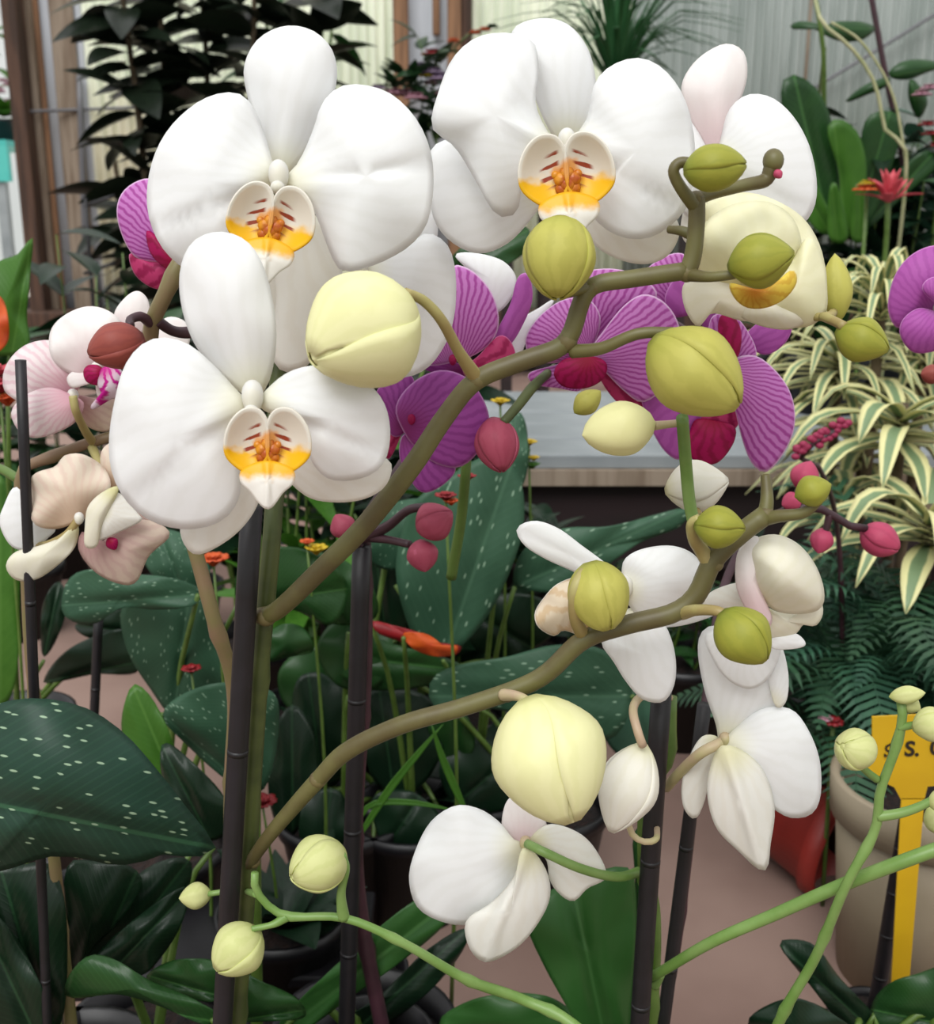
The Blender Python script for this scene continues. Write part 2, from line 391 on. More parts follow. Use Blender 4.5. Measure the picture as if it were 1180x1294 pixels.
def ellip(name, c, ax, r, mat, parent, seg=16, rg=10, pinch=0):
    """ellipsoid with axes ax (3 vectors) and radii r"""
    vs, fs = [], []
    for i in range(rg+1):
        th = PI*i/rg
        for s in range(seg):
            a = 2*PI*s/seg
            vs.append(c + ax[0]*(r[0]*math.sin(th)*math.cos(a)*(1-pinch*i/rg)) + ax[1]*(r[1]*math.sin(th)*math.sin(a)*(1-pinch*i/rg)) + ax[2]*(r[2]*math.cos(th)))
    for i in range(rg):
        for s in range(seg):
            a = i*seg+s; b = i*seg+(s+1) % seg; fs.append((a, b, b+seg, a+seg))
    return mesh(name, vs, fs, mat, parent)
RX, UP, FW = Vector((1, 0, 0)), Vector((0, SP_, CP)), Vector((0, -CP, SP_))   # right, up, towards the viewer

def bud(parent, cx, cy, a, b, ang, Y, mat, toward=.35, phase=None, shells=None, fat=.75):
    """a: half length px, b: half width px, ang: direction of tip (deg, 0 right, 90 up)"""
    k = pxs(cx, cy, Y); a *= k; b *= k; c = P(cx, cy, Y)
    t = math.radians(ang); ax = (RX*math.cos(t) + UP*math.sin(t) + FW*toward).normalized()
    N = ax.cross(FW).normalized(); B = ax.cross(N)
    phase = random.random()*2 if phase is None else phase
    a = a*math.sqrt(1+toward**2*.5)
    def prof(u):   # radius along 0..1
        return b*(math.sin(PI*min(1, max(0, u)))**fat)*(1.06-.18*u)
    rg, sg = 14, 30
    vs, fs, uv, at = [], [], [], []
    for i in range(rg+1):
        u = i/rg
        for s in range(sg):
            th = 2*PI*s/sg
            g = 1 - .07*max(0, math.cos(3*(th-phase)))**6*math.sin(PI*u)**.5
            r = prof(u)*g*(1+.05*noise.noise(Vector((math.cos(th)*1.3, math.sin(th)*1.3, u*3+phase))))*(.965 if shells is not False and (shells or b/k > 24) else 1)
            vs.append(c + ax*(a*(2*(u if shells is False else u)-1)*.985) + (N*math.cos(th)+B*math.sin(th))*r)
            uv.append((s/sg, .1+u*.9)); at.append(.97 if g < .95 else .3)
    for i in range(rg):
        for s in range(sg):
            p = i*sg+s; q = i*sg+(s+1) % sg; fs.append((p, q, q+sg, p+sg))
    o = mesh('bud', vs, fs, mat, parent, uv=uv, attr=at)
    if shells is None: shells = b/k > 24
    if shells:
        for j in range(3):
            vs, fs, uv, at = [], [], [], []; nn, mm = 13, 14
            for i in range(mm+1):
                u = .015 + .97*i/mm
                half = math.radians(72)*(1 - .35*u**4)
                for s in range(nn):
                    q = s/(nn-1)
                    th = phase + j*2*PI/3 + (q-.5)*2*half + (.25 if b/k < 60 else .7)*(u-.5)
                    r = prof(u)*(1.0 + .055*q*math.sin(PI*u)) + .03*b*(math.cos((q-.5)*PI))*math.sin(PI*u)
                    r *= 1+.05*noise.noise(Vector((math.cos(th)*1.3, math.sin(th)*1.3, u*3+phase)))
                    vs.append(c + ax*(a*(2*u-1)) + (N*math.cos(th)+B*math.sin(th))*r)
                    uv.append((q, .1+u*.9)); at.append(.98 if s in (0, nn-1) else .5)
            for i in range(mm):
                for s in range(nn-1):
                    p = i*nn+s; fs.append((p, p+1, p+1+nn, p+nn))
            mesh('sepal', vs, fs, mat, o, uv=uv, attr=at, thick=.0006)
    return o

def lip(fl, cx, cy, s, Y, ang=0, mat='lip', low='liplow', sx=1, midy=0):
    """slipper lip: two side lobes curled forward, callus, pointed middle lobe"""
    a = math.radians(ang)
    def T(pts): return [(cx + s*(x*sx*math.cos(a) + y*math.sin(a)), cy - s*(y*math.cos(a) - x*sx*math.sin(a))) for x, y in pts]
    lc = (cx, cy, s, a); k = pxs(cx, cy, Y)*s
    left = [(-.02, .6), (-.22, .84), (-.55, .84), (-.84, .58), (-1.0, .18), (-.98, -.25), (-.7, -.55), (-.4, -.68), (-.12, -.6), (.02, -.2), (.03, .2)]
    petal('side_lobe', T(left), T([(0, -.1)])[0], Y-.2*k, M[mat], fl, tip=T([(-1, 0)])[0], cup=-.5*k, curl=-.15*k, rings=7, lip=lc)
    petal('side_lobe', T([(-x, y) for x, y in left]), T([(0, -.1)])[0], Y-.2*k, M[mat], fl, tip=T([(1, 0)])[0], cup=-.5*k, curl=-.15*k, rings=7, lip=lc)
    mid = [(-.35, -.45), (0, -.38), (.35, -.45), (.62, -.62), (.6, -.9), (.36, -1.12), (.14, -1.42), (-.02, -1.5), (-.2, -1.36), (-.4, -1.1), (-.62, -.88), (-.62, -.62)]
    petal('middle_lobe', T([(x, y+midy) for x, y in mid]), T([(0, -.3+midy)])[0], Y-.25*k, M[low], fl, tip=T([(0, -1.5+midy)])[0], cup=.18*k, tilt=-.2*k, ridge=-.1*k, rings=7, lip=lc)
    # callus: a small warty cushion
    vs, fs = [], []
    for (x, y, r) in [(0, .02, .17), (-.12, -.1, .17), (.13, -.1, .17), (0, -.2, .2), (-.12, -.3, .15), (.13, -.3, .15), (-.24, 0, .09), (.24, 0, .09), (0, -.36, .14)]:
        px, py = T([(x, y)])[0]; c = P(px, py, Y-.05*k); n0 = len(vs); R = r*k
        for i in range(7):
            th = PI*i/6
            for q in range(10):
                f = 2*PI*q/10; vs.append(c + RX*(R*math.sin(th)*math.cos(f)) + UP*(R*math.sin(th)*math.sin(f)) + FW*(R*.7*math.cos(th)))
        for i in range(6):
            for q in range(10):
                p = n0+i*10+q; p2 = n0+i*10+(q+1) % 10; fs.append((p, p2, p2+10, p+10))
    mesh('callus', vs, fs, M['callus'], fl)

def flower(plant, col, Y, petals, lipspec=None, csize=(15, 20), cang=0, cmat='column'):
    """the part 'flower' is the column; petals, sepals and lip hang under it"""
    k = pxs(*col, Y); c = P(*col, Y-.004)
    t = math.radians(cang); u = (UP*math.cos(t) + RX*math.sin(t))
    r = RX*math.cos(t) - UP*math.sin(t)
    fl = ellip('flower', c, (r, FW, u), (csize[0]*k, csize[0]*k*1.1, csize[1]*k), M[cmat], plant, pinch=.3)
    for p in petals:
        nm, out, base, dy, mt = p[:5]; kw = p[5] if len(p) > 5 else {}
        petal(nm, out, base, Y+dy, M[mt], fl, **kw)
    if lipspec:
        lip(fl, *lipspec)
        ellip('anther_cap', c - u*(csize[1]*k*.85) + FW*(csize[0]*k*.5), (r, FW, u), (csize[0]*k*.62, csize[0]*k*.7, csize[0]*k*.55), M['column'], fl, seg=12, rg=8)
    return fl

def ribbon(path, width, up=Vector((0, 0, 1)), n=10, fold=.25, prof=None, twist=0):
    """strap leaf: ribbon along a 3-D path with a folded midrib"""
    pts = crom(path, n); vs, fs, uv = [], [], []
    for i, p in enumerate(pts):
        u = i/(n-1); T = (pts[min(i+1, n-1)] - pts[max(0, i-1)]).normalized()
        side = T.cross(up)
        if side.length < 1e-3: side = T.orthogonal()
        side.normalize(); nrm = side.cross(T)
        if twist:
            side = Matrix.Rotation(twist*u, 3, T) @ side; nrm = side.cross(T)
        w = width*(prof(u) if prof else max(.03, math.sin(PI*min(1, .12+u*.88))**.8))
        for q in (-1, -.5, 0, .5, 1):
            vs.append(p + side*(q*w) + nrm*(abs(q)*w*fold)); uv.append((q/2+.5, u))
    for i in range(n-1):
        for q in range(4):
            a = i*5+q; fs.append((a, a+1, a+6, a+5))
    return vs, fs, uv
def strap(name, path, width, mat, parent, **kw):
    v, f, u = ribbon(path, width, **kw); return mesh(name, v, f, mat, parent, uv=u, thick=.0008)

def unit_leaf(name, mat, wid=.45, bend=-.25, fold=.12, n=9, tipw=.75):
    """leaf along +Y, 1 long, shared by all leaves of a shrub"""
    vs, fs, uv = [], [], []
    for i in range(n):
        u = i/(n-1); w = wid/2*max(.02, math.sin(PI*(u**tipw)))**.8
        for q in (-1, -.5, 0, .5, 1): vs.append((q*w, u, bend*u*u + abs(q)*w*fold*2)); uv.append((q/2+.5, u))
    for i in range(n-1):
        for q in range(4):
            a = i*5+q; fs.append((a, a+1, a+6, a+5))
    me = bpy.data.meshes.new(name); me.from_pydata(vs, [], fs); l = me.uv_layers.new(name='UVMap')
    for lp in me.loops: l.data[lp.index].uv = uv[lp.vertex_index]
    me.polygons.foreach_set('use_smooth', [True]*len(me.polygons)); me.materials.append(mat); me.update()
    return me
def put_leaf(name, me, pos, d, size, parent, roll=0, wf=1):
    d = d.normalized(); z = Vector((0, 0, 1)) - d*d.z
    z = z.normalized() if z.length > 1e-3 else d.orthogonal().normalized()
    x = d.cross(z); m = Matrix((x*size*wf, d*size, z*size)).transposed().to_4x4()
    m = Matrix.Translation(pos - WP[parent]) @ m @ Matrix.Rotation(roll, 4, 'Y')
    o = bpy.data.objects.new(name, me); COL.objects.link(o); o.parent = parent; o.matrix_local = m; WP[o] = Vector(pos)
    return o
def pot(parent, c, r, h, mat, name='pot', soil=True):
    x, y, z = c
    lathe(name, [(r*.72, 0), (r*.95, h*.86), (r*1.02, h*.87), (r*1.04, h), (r*.96, h), (r*.93, h*.84), (r*.2, h*.83), (0.001, h*.83)] if not soil else
          [(r*.72, 0), (r*.95, h*.86), (r*1.02, h*.87), (r*1.04, h), (r*.96, h), (r*.93, h*.8), (r*.7, h*.1), (0.001, h*.1)], c, mat, parent)
    if soil: lathe('soil', [(r*.92, h*.8), (r*.8, h*.84), (r*.5, h*.86), (r*.2, h*.88), (.001, h*.88)], c, M['soil'], parent)
def shrubby(name, base, label, cat, leafme, n, height, spread, size, group=None, potr=.05, poth=.08, potmat='blackpot', stemmat='stemmid', lean=(0, 0), nstem=3, droop=0):
    """potted leafy plant: pot, soil, a few stems with leaves all round"""
    t = empty(name, base, label, cat, group)
    if potr: pot(t, base, potr, poth, M[potmat])
    B = Vector(base) + Vector((0, 0, poth*.85)); tips = []
    for s in range(nstem):
        a = 2*PI*s/nstem + random.random(); sp = spread*.35*random.random()
        tp = B + Vector((lean[0] + sp*math.cos(a), lean[1] + sp*math.sin(a), height*(.75+.25*random.random())))
        md = B.lerp(tp, .5) + Vector((random.uniform(-.1, .1)*spread, random.uniform(-.1, .1)*spread, 0))
        st = [B + Vector((math.cos(a)*potr*.3, math.sin(a)*potr*.3, -.01)), md, tp]
        tube('stem', st, [.0015+.003*height, .0012], M[stemmat], t, n=8, sides=7); tips.append(crom(st, 12))
    for i in range(n):
        st = tips[i % nstem]; p = st[int(3 + 8.9*((i//nstem+.5)/(n/nstem+.5)))%12]
        a = i*2.4 + random.random()*.6; el = random.uniform(-.1, .9) - droop
        d = Vector((math.cos(a)*math.cos(el), math.sin(a)*math.cos(el), math.sin(el)))
        put_leaf('leaf', leafme, p, d, size*random.uniform(.75, 1.15), t, random.uniform(-.5, .5))
    return t

# ================================================================ setting
YW = 4.5
def struct(o): o['kind'] = 'structure'; return o
struct(mesh('floor', [(-4, -1.5, 0), (4, -1.5, 0), (4, 4.7, 0), (-4, 4.7, 0)], [(0, 1, 2, 3)], M['floor'], smooth=False))
struct(mesh('ground_outside', [(-14, 4.7, -.01), (8, 4.7, -.01), (8, 16, -.01), (-14, 16, -.01)], [(0, 1, 2, 3)], M['outfloor'], smooth=False))
def panelmat(name, c1, c2, st):
    m, t, bs, out = newmat(name)
    mp = nd(t, 'ShaderNodeMapping'); mp.inputs['Scale'].default_value = (7, 1, .5); t.links.new(objco(t), mp.inputs[0])
    n = noisen(t, 3, mp.outputs[0], 5)
    n2 = noisen(t, 1.3, objco(t), 2)
    col = mixc(t, ss(t, n, .35, .62), c1, c2)
    col = mixc(t, mathn(t, 'MULTIPLY', ss(t, n2, .5, .75), .5), col, st)
    t.links.new(col, bs.inputs['Base Color']); bs.inputs['Roughness'].default_value = .45
    translucent(t, bs, out, col, .45); return m
M['pan_a'] = panelmat('cream_fibreglass', C('#f6f8ea'), C('#e2e8d6'), C('#ecdcc4'))
M['pan_b'] = panelmat('grey_fibreglass', C('#b8bfbb'), C('#a4ada8'), C('#98a298'))
M['pan_c'] = panelmat('plain_grey_sheet', C('#d4d7dc'), C('#c2c5ca'), C('#b8b4b0'))
wl = struct(box('wall_back', (P(25, 400, YW).x, YW+.045, 0), (3.6, YW+.08, .30), M['darkwood']))
def wx(px, dy=0): return P(px, 250, YW+dy).x
def wpanel(a, b, mat, amp=.008, pitch=.034):
    x0, x1 = wx(a), wx(b); n = max(2, int((x1-x0)/pitch*7)); vs, fs = [], []
    for i in range(n+1):
        x = x0 + (x1-x0)*i/n; y = YW + amp*math.sin(2*PI*x/pitch)
        vs += [(x, y, .18), (x, y, 1.1), (x, y, 2.2)]
    for i in range(n): fs += [(3*i, 3*i+3, 3*i+4, 3*i+1), (3*i+1, 3*i+4, 3*i+5, 3*i+2)]
    mesh('wall_panel', vs, fs, M[mat], wl, thick=.002)
wpanel(50, 122, 'pan_c', .005, .08); wpanel(122, 302, 'pan_a'); wpanel(302, 508, 'pan_a')
wpanel(508, 575, 'pan_c', .001, .2); wpanel(575, 790, 'pan_a'); wpanel(790, 1006, 'pan_b'); wpanel(1006, 1215, 'pan_b'); wpanel(1215, 1480, 'pan_b'); wpanel(1480, 1700, 'pan_b')
def post(a, b, mat, y0=-.09, y1=-.015, z1=2.3, z0=0):
    box('post', (wx(a, y0), YW+y0, z0), (wx(b, y0), YW+y1, z1), M[mat], wl, bev=.006)
post(24, 43, 'wood', -.14); post(42, 60, 'greywood', -.06); post(62, 70, 'woodl', -.03, -.012); post(82, 112, 'greywood', -.02, -.008)
post(500, 518, 'woodl'); post(566, 583, 'woodl'); post(582, 596, 'wood', -.07); post(548, 557, 'woodl', -.04, -.012, 2.2, 1.27)
post(1005, 1009, 'greywood', -.03, -.014)
box('sill', (wx(24), YW-.2, .2), (wx(1500), YW-.02, .26), M['wood'], wl, bev=.006)
box('rail', (wx(24), YW-.045, 2.15), (wx(1600), YW-.01, 2.25), M['woodl'], wl)
tube('tie_wire', [P(34, 141, YW-.1), P(90, 139, YW-.03), P(170, 136, YW-.03)], .006, M['wire'], wl, n=8, sides=6)
tube('brace', [P(1010, 122, YW-.05), P(1110, 62, YW-.05), P(1230, -12, YW-.05)], .007, M['wire'], wl, n=8, sides=6)
tube('pipe', [P(108, 330, YW-.04), P(100, 95, YW-.04)], .012, M['wire'], wl, n=6, sides=8)

# outside, through the gap at the left
tb = empty('garden_table', P(-30, 300, 6.2)*1, 'teal slatted table outside, beyond the weathered corner post', 'table'); tb.location.z = 0; WP[tb].z = 0
a, b = P(-120, 178, 6.2), P(22, 230, 6.2)
box('table_top', (a.x, 6.1, a.z-.03), (b.x, 6.8, a.z), M['teal'], tb)
box('apron', (a.x, 6.1, b.z), (b.x, 6.14, a.z-.03), M['teal'], tb)
for x in (a.x+.05, b.x-.06):
    for y in (6.14, 6.7): box('leg', (x-.025, y-.025, 0), (x+.025, y+.025, a.z-.03), M['zinc'], tb)
tztop = a.z
TL = unit_leaf('tree_leaf', M['leafb'], .5)
tr = empty('garden_tree', (P(-80, 0, 9).x, 9, 0), 'sunlit green tree outside the greenhouse, seen past the corner post', 'tree')
tube('trunk', [(WP[tr].x, 9, 0), (WP[tr].x+.05, 9, .8), (WP[tr].x, 9, 2.0)], [.09, .04], M['trunk'], tr, n=8)
for i in range(170):
    u = Vector((random.gauss(0, .45), random.gauss(0, .35), random.uniform(-.75, .8)))
    put_leaf('leaf', TL, Vector((WP[tr].x, 9, 2.05)) + u, Vector((random.uniform(-1, 1), random.uniform(-1, 1), random.uniform(-.6, .5))), .17, tr)
def bloom(name, c, r, mat, parent, n=8, el=.3, layers=2, seed=0, wid=.5):
    """a ruffled flower head as one mesh of cupped petals"""
    vs, fs = [], []
    for L in range(layers):
        for i in range(n):
            a = 2*PI*(i+.5*L)/n + seed; e = el + L*.5; n0 = len(vs)
            d = Vector((math.cos(a)*math.cos(e), math.sin(a)*math.cos(e), math.sin(e))); sd_ = Vector((-math.sin(a), math.cos(a), 0)); up = d.cross(sd_)*-1
            rr = r*(1-.25*L)
            for j, (u, wv, q) in enumerate([(0, .1, 0), (.4, .8, -.05), (.8, 1, .1), (1, .35, .25)]):
                for s in (-1, 0, 1): vs.append(c + d*(rr*u) + sd_*(s*wv*rr*wid*.8) + up*(q*rr + abs(s)*.1*rr))
            for j in range(3):
                for s in range(2): k = n0+j*3+s; fs.append((k, k+1, k+4, k+3))
    return mesh(name, vs, fs, mat, parent, thick=.0006)
pk = empty('flowering_pot_plant', (P(0, 150, 6.3).x, 6.35, tztop), 'pink flowering pot plant on the teal table outside', 'plant')
pot(pk, WP[pk], .07, .12, M['blackpot'])
for i in range(26): put_leaf('leaf', TL, WP[pk] + Vector((0, 0, .13)), Vector((math.cos(i*2.4), math.sin(i*2.4), random.uniform(.2, 1.8))), .14, pk)
for i in range(9): bloom('bloom', WP[pk] + Vector((random.uniform(-.1, .1), random.uniform(-.1, .1), random.uniform(.2, .34))), .035, M['pinkfl'], pk)

# ---------------------------------------------------------------- raised bench behind
ZB = .3
bx0, bx1 = -.12, 1.9
bn = empty('potting_bench', ((bx0+bx1)/2, 1.8, 0), 'grey topped potting bench with a dark wooden front, behind the flowers', 'bench')
for i in range(5):
    y0 = 1.5 + i*.115; box('board', (bx0, y0, ZB-.02), (bx1, y0+.111, ZB+.001*(i % 2)), M['zinc'], bn, bev=.002)
box('front_board', (bx0, 1.515, .13), (bx1, 1.535, ZB-.045), M['darkwood'], bn); box('edge_strip', (bx0, 1.49, ZB-.042), (bx1, 1.51, ZB-.02), M['greywood'], bn)
box('lower_board', (bx0, 1.6, .0), (bx1, 1.62, .15), M['darkwood'], bn)
for x in (bx0+.05, .9, bx1-.05):
    for y in (1.56, 2.02): box('leg', (x-.025, y-.025, 0), (x+.025, y+.025, ZB-.02), M['darkwood'], bn)

# ---------------------------------------------------------------- far plants against the wall
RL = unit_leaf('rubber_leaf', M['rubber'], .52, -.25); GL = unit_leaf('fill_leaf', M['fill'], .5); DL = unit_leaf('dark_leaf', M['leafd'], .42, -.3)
ML = unit_leaf('mid_leaf', M['leafm'], .4, -.3); GG = unit_leaf('grey_leaf', M['leafg'], .5, -.2); SL = unit_leaf('slim_leaf', M['leafb'], .2, -.3)
rt = empty('rubber_plant', (P(250, 300, 3.4).x, 3.4, 0), 'tall dark-leaved rubber plant against the back wall, left of the largest white bloom', 'plant')
pot(rt, WP[rt], .16, .26, M['blackpot'])
canes = [[(248, 460), (196, 300), (172, 120), (150, -40)], [(250, 460), (222, 250), (205, 60), (200, -60)], [(252, 460), (258, 250), (262, 100), (250, -60)], [(254, 460), (300, 260), (318, 110), (322, -60)], [(256, 460), (345, 290), (385, 130), (400, -50)], [(252, 460), (210, 380), (165, 300), (140, 180)]]
for ci, cn in enumerate(canes):
    yy = 3.4 + (ci % 3)*.1
    pth = [WP[rt] + Vector((0, 0, .2))] + [P(x, y, yy) for x, y in cn]
    tube('cane', pth, [.014, .007], M['trunk'], rt, n=16, sides=7)
    q = crom(pth, 60)
    for k in range(62 if ci < 5 else 24):
        p = q[int(12 + k*46/62) if ci < 5 else 26+k]
        a = k*2.4 + ci; el = random.uniform(-.25, .55)
        put_leaf('leaf', RL, p, Vector((math.cos(a)*math.cos(el), .7*math.sin(a)*math.cos(el), math.sin(el))), random.uniform(.15, .22), rt, random.uniform(-.6, .6))
lt = empty('leafy_shrub', (P(380, 300, 3.9).x, 3.9, 0), 'green shrub with drooping narrow leaves behind the tall dorsal petal', 'plant')
pot(lt, WP[lt], .15, .25, M['blackpot'])
for (x1, y1) in [(330, -30), (370, -60), (410, 10), (425, -20), (360, 20)]:
    pth = [WP[lt] + Vector((0, 0, .2)), P((x1+380)/2, 200, 3.9), P(x1, y1, 3.85)]
    tube('stem', pth, [.01, .004], M['stemmid'], lt, n=10, sides=6); q = crom(pth, 40)
    for k in range(18):
        a = k*2.4; put_leaf('leaf', ML, q[18+k], Vector((math.cos(a), .5*math.sin(a), random.uniform(-.9, .5))), random.uniform(.13, .2), lt, random.uniform(-.5, .5), .8)
# trellis frame at left
tf = empty('wire_trellis', P(118, 480, 3.2)*1, 'thin dark wire trellis beside the weathered corner post', 'trellis'); tf.location.z = 0; WP[tf].z = 0
for x in (108, 122): tube('upright', [Vector((P(x, 300, 3.2).x, 3.2, 0)), P(x, 250 if x < 115 else 330, 3.2)], .006, M['blackpot'], tf, n=6, sides=6)
for y in (255, 340, 400): tube('rung', [P(106, y+6, 3.2), P(145, y-8, 3.2)], .005, M['blackpot'], tf, n=4, sides=6)

# geraniums and flowers above the gap between the two upper blooms
def stand(px, py, Y, label, cat='stand', h=None):
    """plant stand under a far plant so that nothing floats"""
    p = P(px, py, Y); t = empty('plant_stand', (p.x, Y, 0), label, cat)
    box('shelf', (p.x-.22, Y-.15, p.z-.02), (p.x+.22, Y+.15, p.z), M['darkwood'], t, bev=.003)
    for sx in (-.19, .19):
        for sy in (-.12, .12): box('leg', (p.x+sx-.012, Y+sy-.012, 0), (p.x+sx+.012, Y+sy+.012, p.z-.02), M['darkwood'], t)
    return p
s1 = stand(555, 255, 3.2, 'dark wooden plant stand behind the gap between the two upper white blooms')
g1 = shrubby('geranium', s1, 'bushy green geranium with pale pink and lilac flowers between the upper white blooms', 'plant', GL, 60, .34, .5, .09, potr=.08, poth=.12)
for (x, y, m, r) in [(510, 120, 'pinkfl', .035), (495, 118, 'pinkfl', .03), (530, 85, 'lilac', .03), (548, 92, 'lilac', .03), (537, 96, 'yellowfl', .02), (556, 100, 'lilac', .03), (565, 118, 'pinkfl', .03), (478, 112, 'lilac', .025), (525, 124, 'pinkfl', .03), (545, 106, 'pinkfl', .02)]:
    bloom('bloom', P(x, y, 3.05+random.random()*.1), r, M[m], g1)
for (x, y, r) in [(500, 100, .0), (520, 95, 0), (510, 85, 0)]:
    for k in range(7): put_leaf('leaf', GL, P(x, y+12, 3.1), Vector((random.uniform(-1, 1), -.3, random.uniform(-.2, 1))), .07, g1)
rr = empty('red_carnation', WP[g1] + Vector((.1, .06, 0)), 'single dark red flower on a thin stem left of the top middle bloom', 'flower')
tube('stem', [WP[rr], P(565, 120, 3.2), P(548, 72, 3.2)], .004, M['stemdk'], rr, n=8, sides=6); bloom('bloom', P(547, 69, 3.2), .032, M['redfl'], rr, 9, .3, 3)
rr2 = empty('orange_red_flowers', WP[g1] + Vector((.15, .1, 0)), 'row of small orange red buds just above the top middle bloom', 'flower')
tube('stem', [WP[rr2], P(585, 90, 3.3), P(575, 53, 3.3), P(620, 34, 3.3)], .004, M['stemdk'], rr2, n=10, sides=6)
for x, y in [(573, 52), (600, 42), (612, 38), (622, 34)]: bloom('bloom', P(x, y, 3.3), .018, M['orange'] if x < 618 else M['leafm'], rr2)
# grassy tuft top centre
s2 = stand(775, 175, 3.3, 'dark wooden plant stand behind the top middle bloom')
gt = empty('grassy_plant', s2, 'spiky tuft of fine grassy leaves behind the top middle bloom', 'plant')
pot(gt, s2, .1, .14, M['blackpot'])
for i in range(110):
    a = random.uniform(0, 2*PI); e = random.uniform(.1, 1.4); r = random.uniform(.18, .38)
    d = Vector((math.cos(a)*math.cos(e), math.sin(a)*math.cos(e), 0)); c0 = s2 + Vector((0, 0, .13))
    strap('leaf', [c0, c0 + d*r*.5 + Vector((0, 0, r*.75*(.4+math.sin(e)))), c0 + d*r*1.15 + Vector((0, 0, r*(.1+1.1*math.sin(e))))], .006, M['blade'], gt, n=6)

# right-hand background: strap-leaved plant, coral flower, hanging stalks
def bench_pt(px, py, Y): p = P(px, py, Y); p.z = ZB; return p
b1 = bench_pt(1060, 300, 1.85)
br = empty('strap_leaf_plant', b1, 'broad strap-leaved green plant on the bench right of the upper right bloom', 'plant')
pot(br, b1, .07, .1, M['blackpot'])
for out, base, dy in [([(1040, 290), (1020, 220), (990, 150), (988, 105), (1003, 94), (1030, 110), (1050, 150), (1062, 220), (1062, 290)], (1050, 300), 0),
                      ([(1062, 290), (1060, 220), (1045, 165), (1060, 150), (1085, 170), (1095, 220), (1085, 290)], (1070, 300), -.02),
                      ([(1070, 280), (1085, 220), (1090, 160), (1110, 140), (1140, 150), (1130, 200), (1100, 280)], (1080, 295), .02),
                      ([(1030, 290), (1000, 240), (990, 205), (1010, 200), (1040, 250), (1060, 295)], (1050, 300), -.04),
                      ([(1090, 270), (1130, 220), (1170, 190), (1185, 210), (1140, 250), (1095, 290)], (1085, 295), .03),
                      ([(1047, 300), (1048, 240), (1058, 235), (1072, 300)], (1060, 320), -.06), ([(1075, 300), (1078, 240), (1092, 235), (1095, 300)], (1085, 320), -.06)]:
    petal('leaf', out, base, 1.85+dy, M['leafm'] if dy >= 0 else M['leafb'], br, leaf=True, cup=.006, curl=-.02, n=28, rings=5, ridge=.006)
for i in range(16):
    a = i*2.4; c0 = b1 + Vector((0, 0, .09)); d = Vector((math.cos(a), math.sin(a), 0)); h = random.uniform(.05, .16)
    strap('leaf', [c0, c0 + d*.06 + Vector((0, 0, h)), c0 + d*.17 + Vector((0, 0, h*.9))], .014, M['leafm'], br, n=8)
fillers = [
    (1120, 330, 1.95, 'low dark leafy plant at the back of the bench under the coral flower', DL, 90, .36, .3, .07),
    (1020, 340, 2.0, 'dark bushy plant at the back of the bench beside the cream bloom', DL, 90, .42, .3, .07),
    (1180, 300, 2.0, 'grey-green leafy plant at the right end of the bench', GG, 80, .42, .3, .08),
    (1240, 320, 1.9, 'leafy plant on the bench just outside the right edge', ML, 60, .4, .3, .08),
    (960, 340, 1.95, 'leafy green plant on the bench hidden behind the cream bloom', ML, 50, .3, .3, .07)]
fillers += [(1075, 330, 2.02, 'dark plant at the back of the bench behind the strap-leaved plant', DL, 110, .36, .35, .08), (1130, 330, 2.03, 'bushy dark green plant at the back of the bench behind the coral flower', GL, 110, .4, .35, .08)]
for (px, py, Y, lab, lf, n, h, spd, sz) in fillers:
    shrubby('leafy_pot_plant', bench_pt(px, py, Y), lab, 'plant', lf, n, h, spd, sz, potr=.055, poth=.09, nstem=5)
cb = bench_pt(1125, 290, 1.75)
cf = empty('coral_flower', cb, 'coral pink many-petalled flower above the bench at far right', 'flower')
tube('stem', [cb, P(1120, 300, 1.72), P(1122, 255, 1.7)], .004, M['stemmid'], cf, n=8, sides=6)
for i in range(13):
    a = 2*PI*i/13; e = .25 + .5*(i % 3); c0 = P(1122, 256, 1.7); d = Vector((math.cos(a)*math.cos(e), math.sin(a)*math.cos(e), math.sin(e)))
    strap('petal', [c0, c0+d*.022+Vector((0, 0, .004)), c0+d*.05], .008, M['salmon'], cf, n=6)
strap('petal', [P(1122, 256, 1.7), P(1140, 245, 1.7), P(1153, 226, 1.7)], .006, M['salmon'], cf, n=6)
of = empty('orange_flower', cb + Vector((-.03, 0, 0)), 'small orange yellow flower just left of the coral flower', 'flower')
tube('stem', [WP[of], P(1095, 245, 1.72)], .003, M['stemmid'], of, n=4, sides=6); bloom('bloom', P(1093, 240, 1.7), .018, M['orange'], of); bloom('bloom', P(1096, 232, 1.7), .012, M['yellowfl'], of)
rf = empty('scarlet_flowers', bench_pt(1178, 240, 1.9), 'scarlet flower cluster at the right edge above the bench', 'flower')
tube('stem', [WP[rf], P(1185, 250, 1.9), P(1178, 165, 1.9)], .004, M['stemmid'], rf, n=8, sides=6)
for x, y in [(1176, 170), (1182, 185), (1172, 158), (1180, 200), (1165, 120), (1175, 112)]: bloom('bloom', P(x, y, 1.9), .016, M['redfl'] if y > 130 else M['pinkfl'], rf)
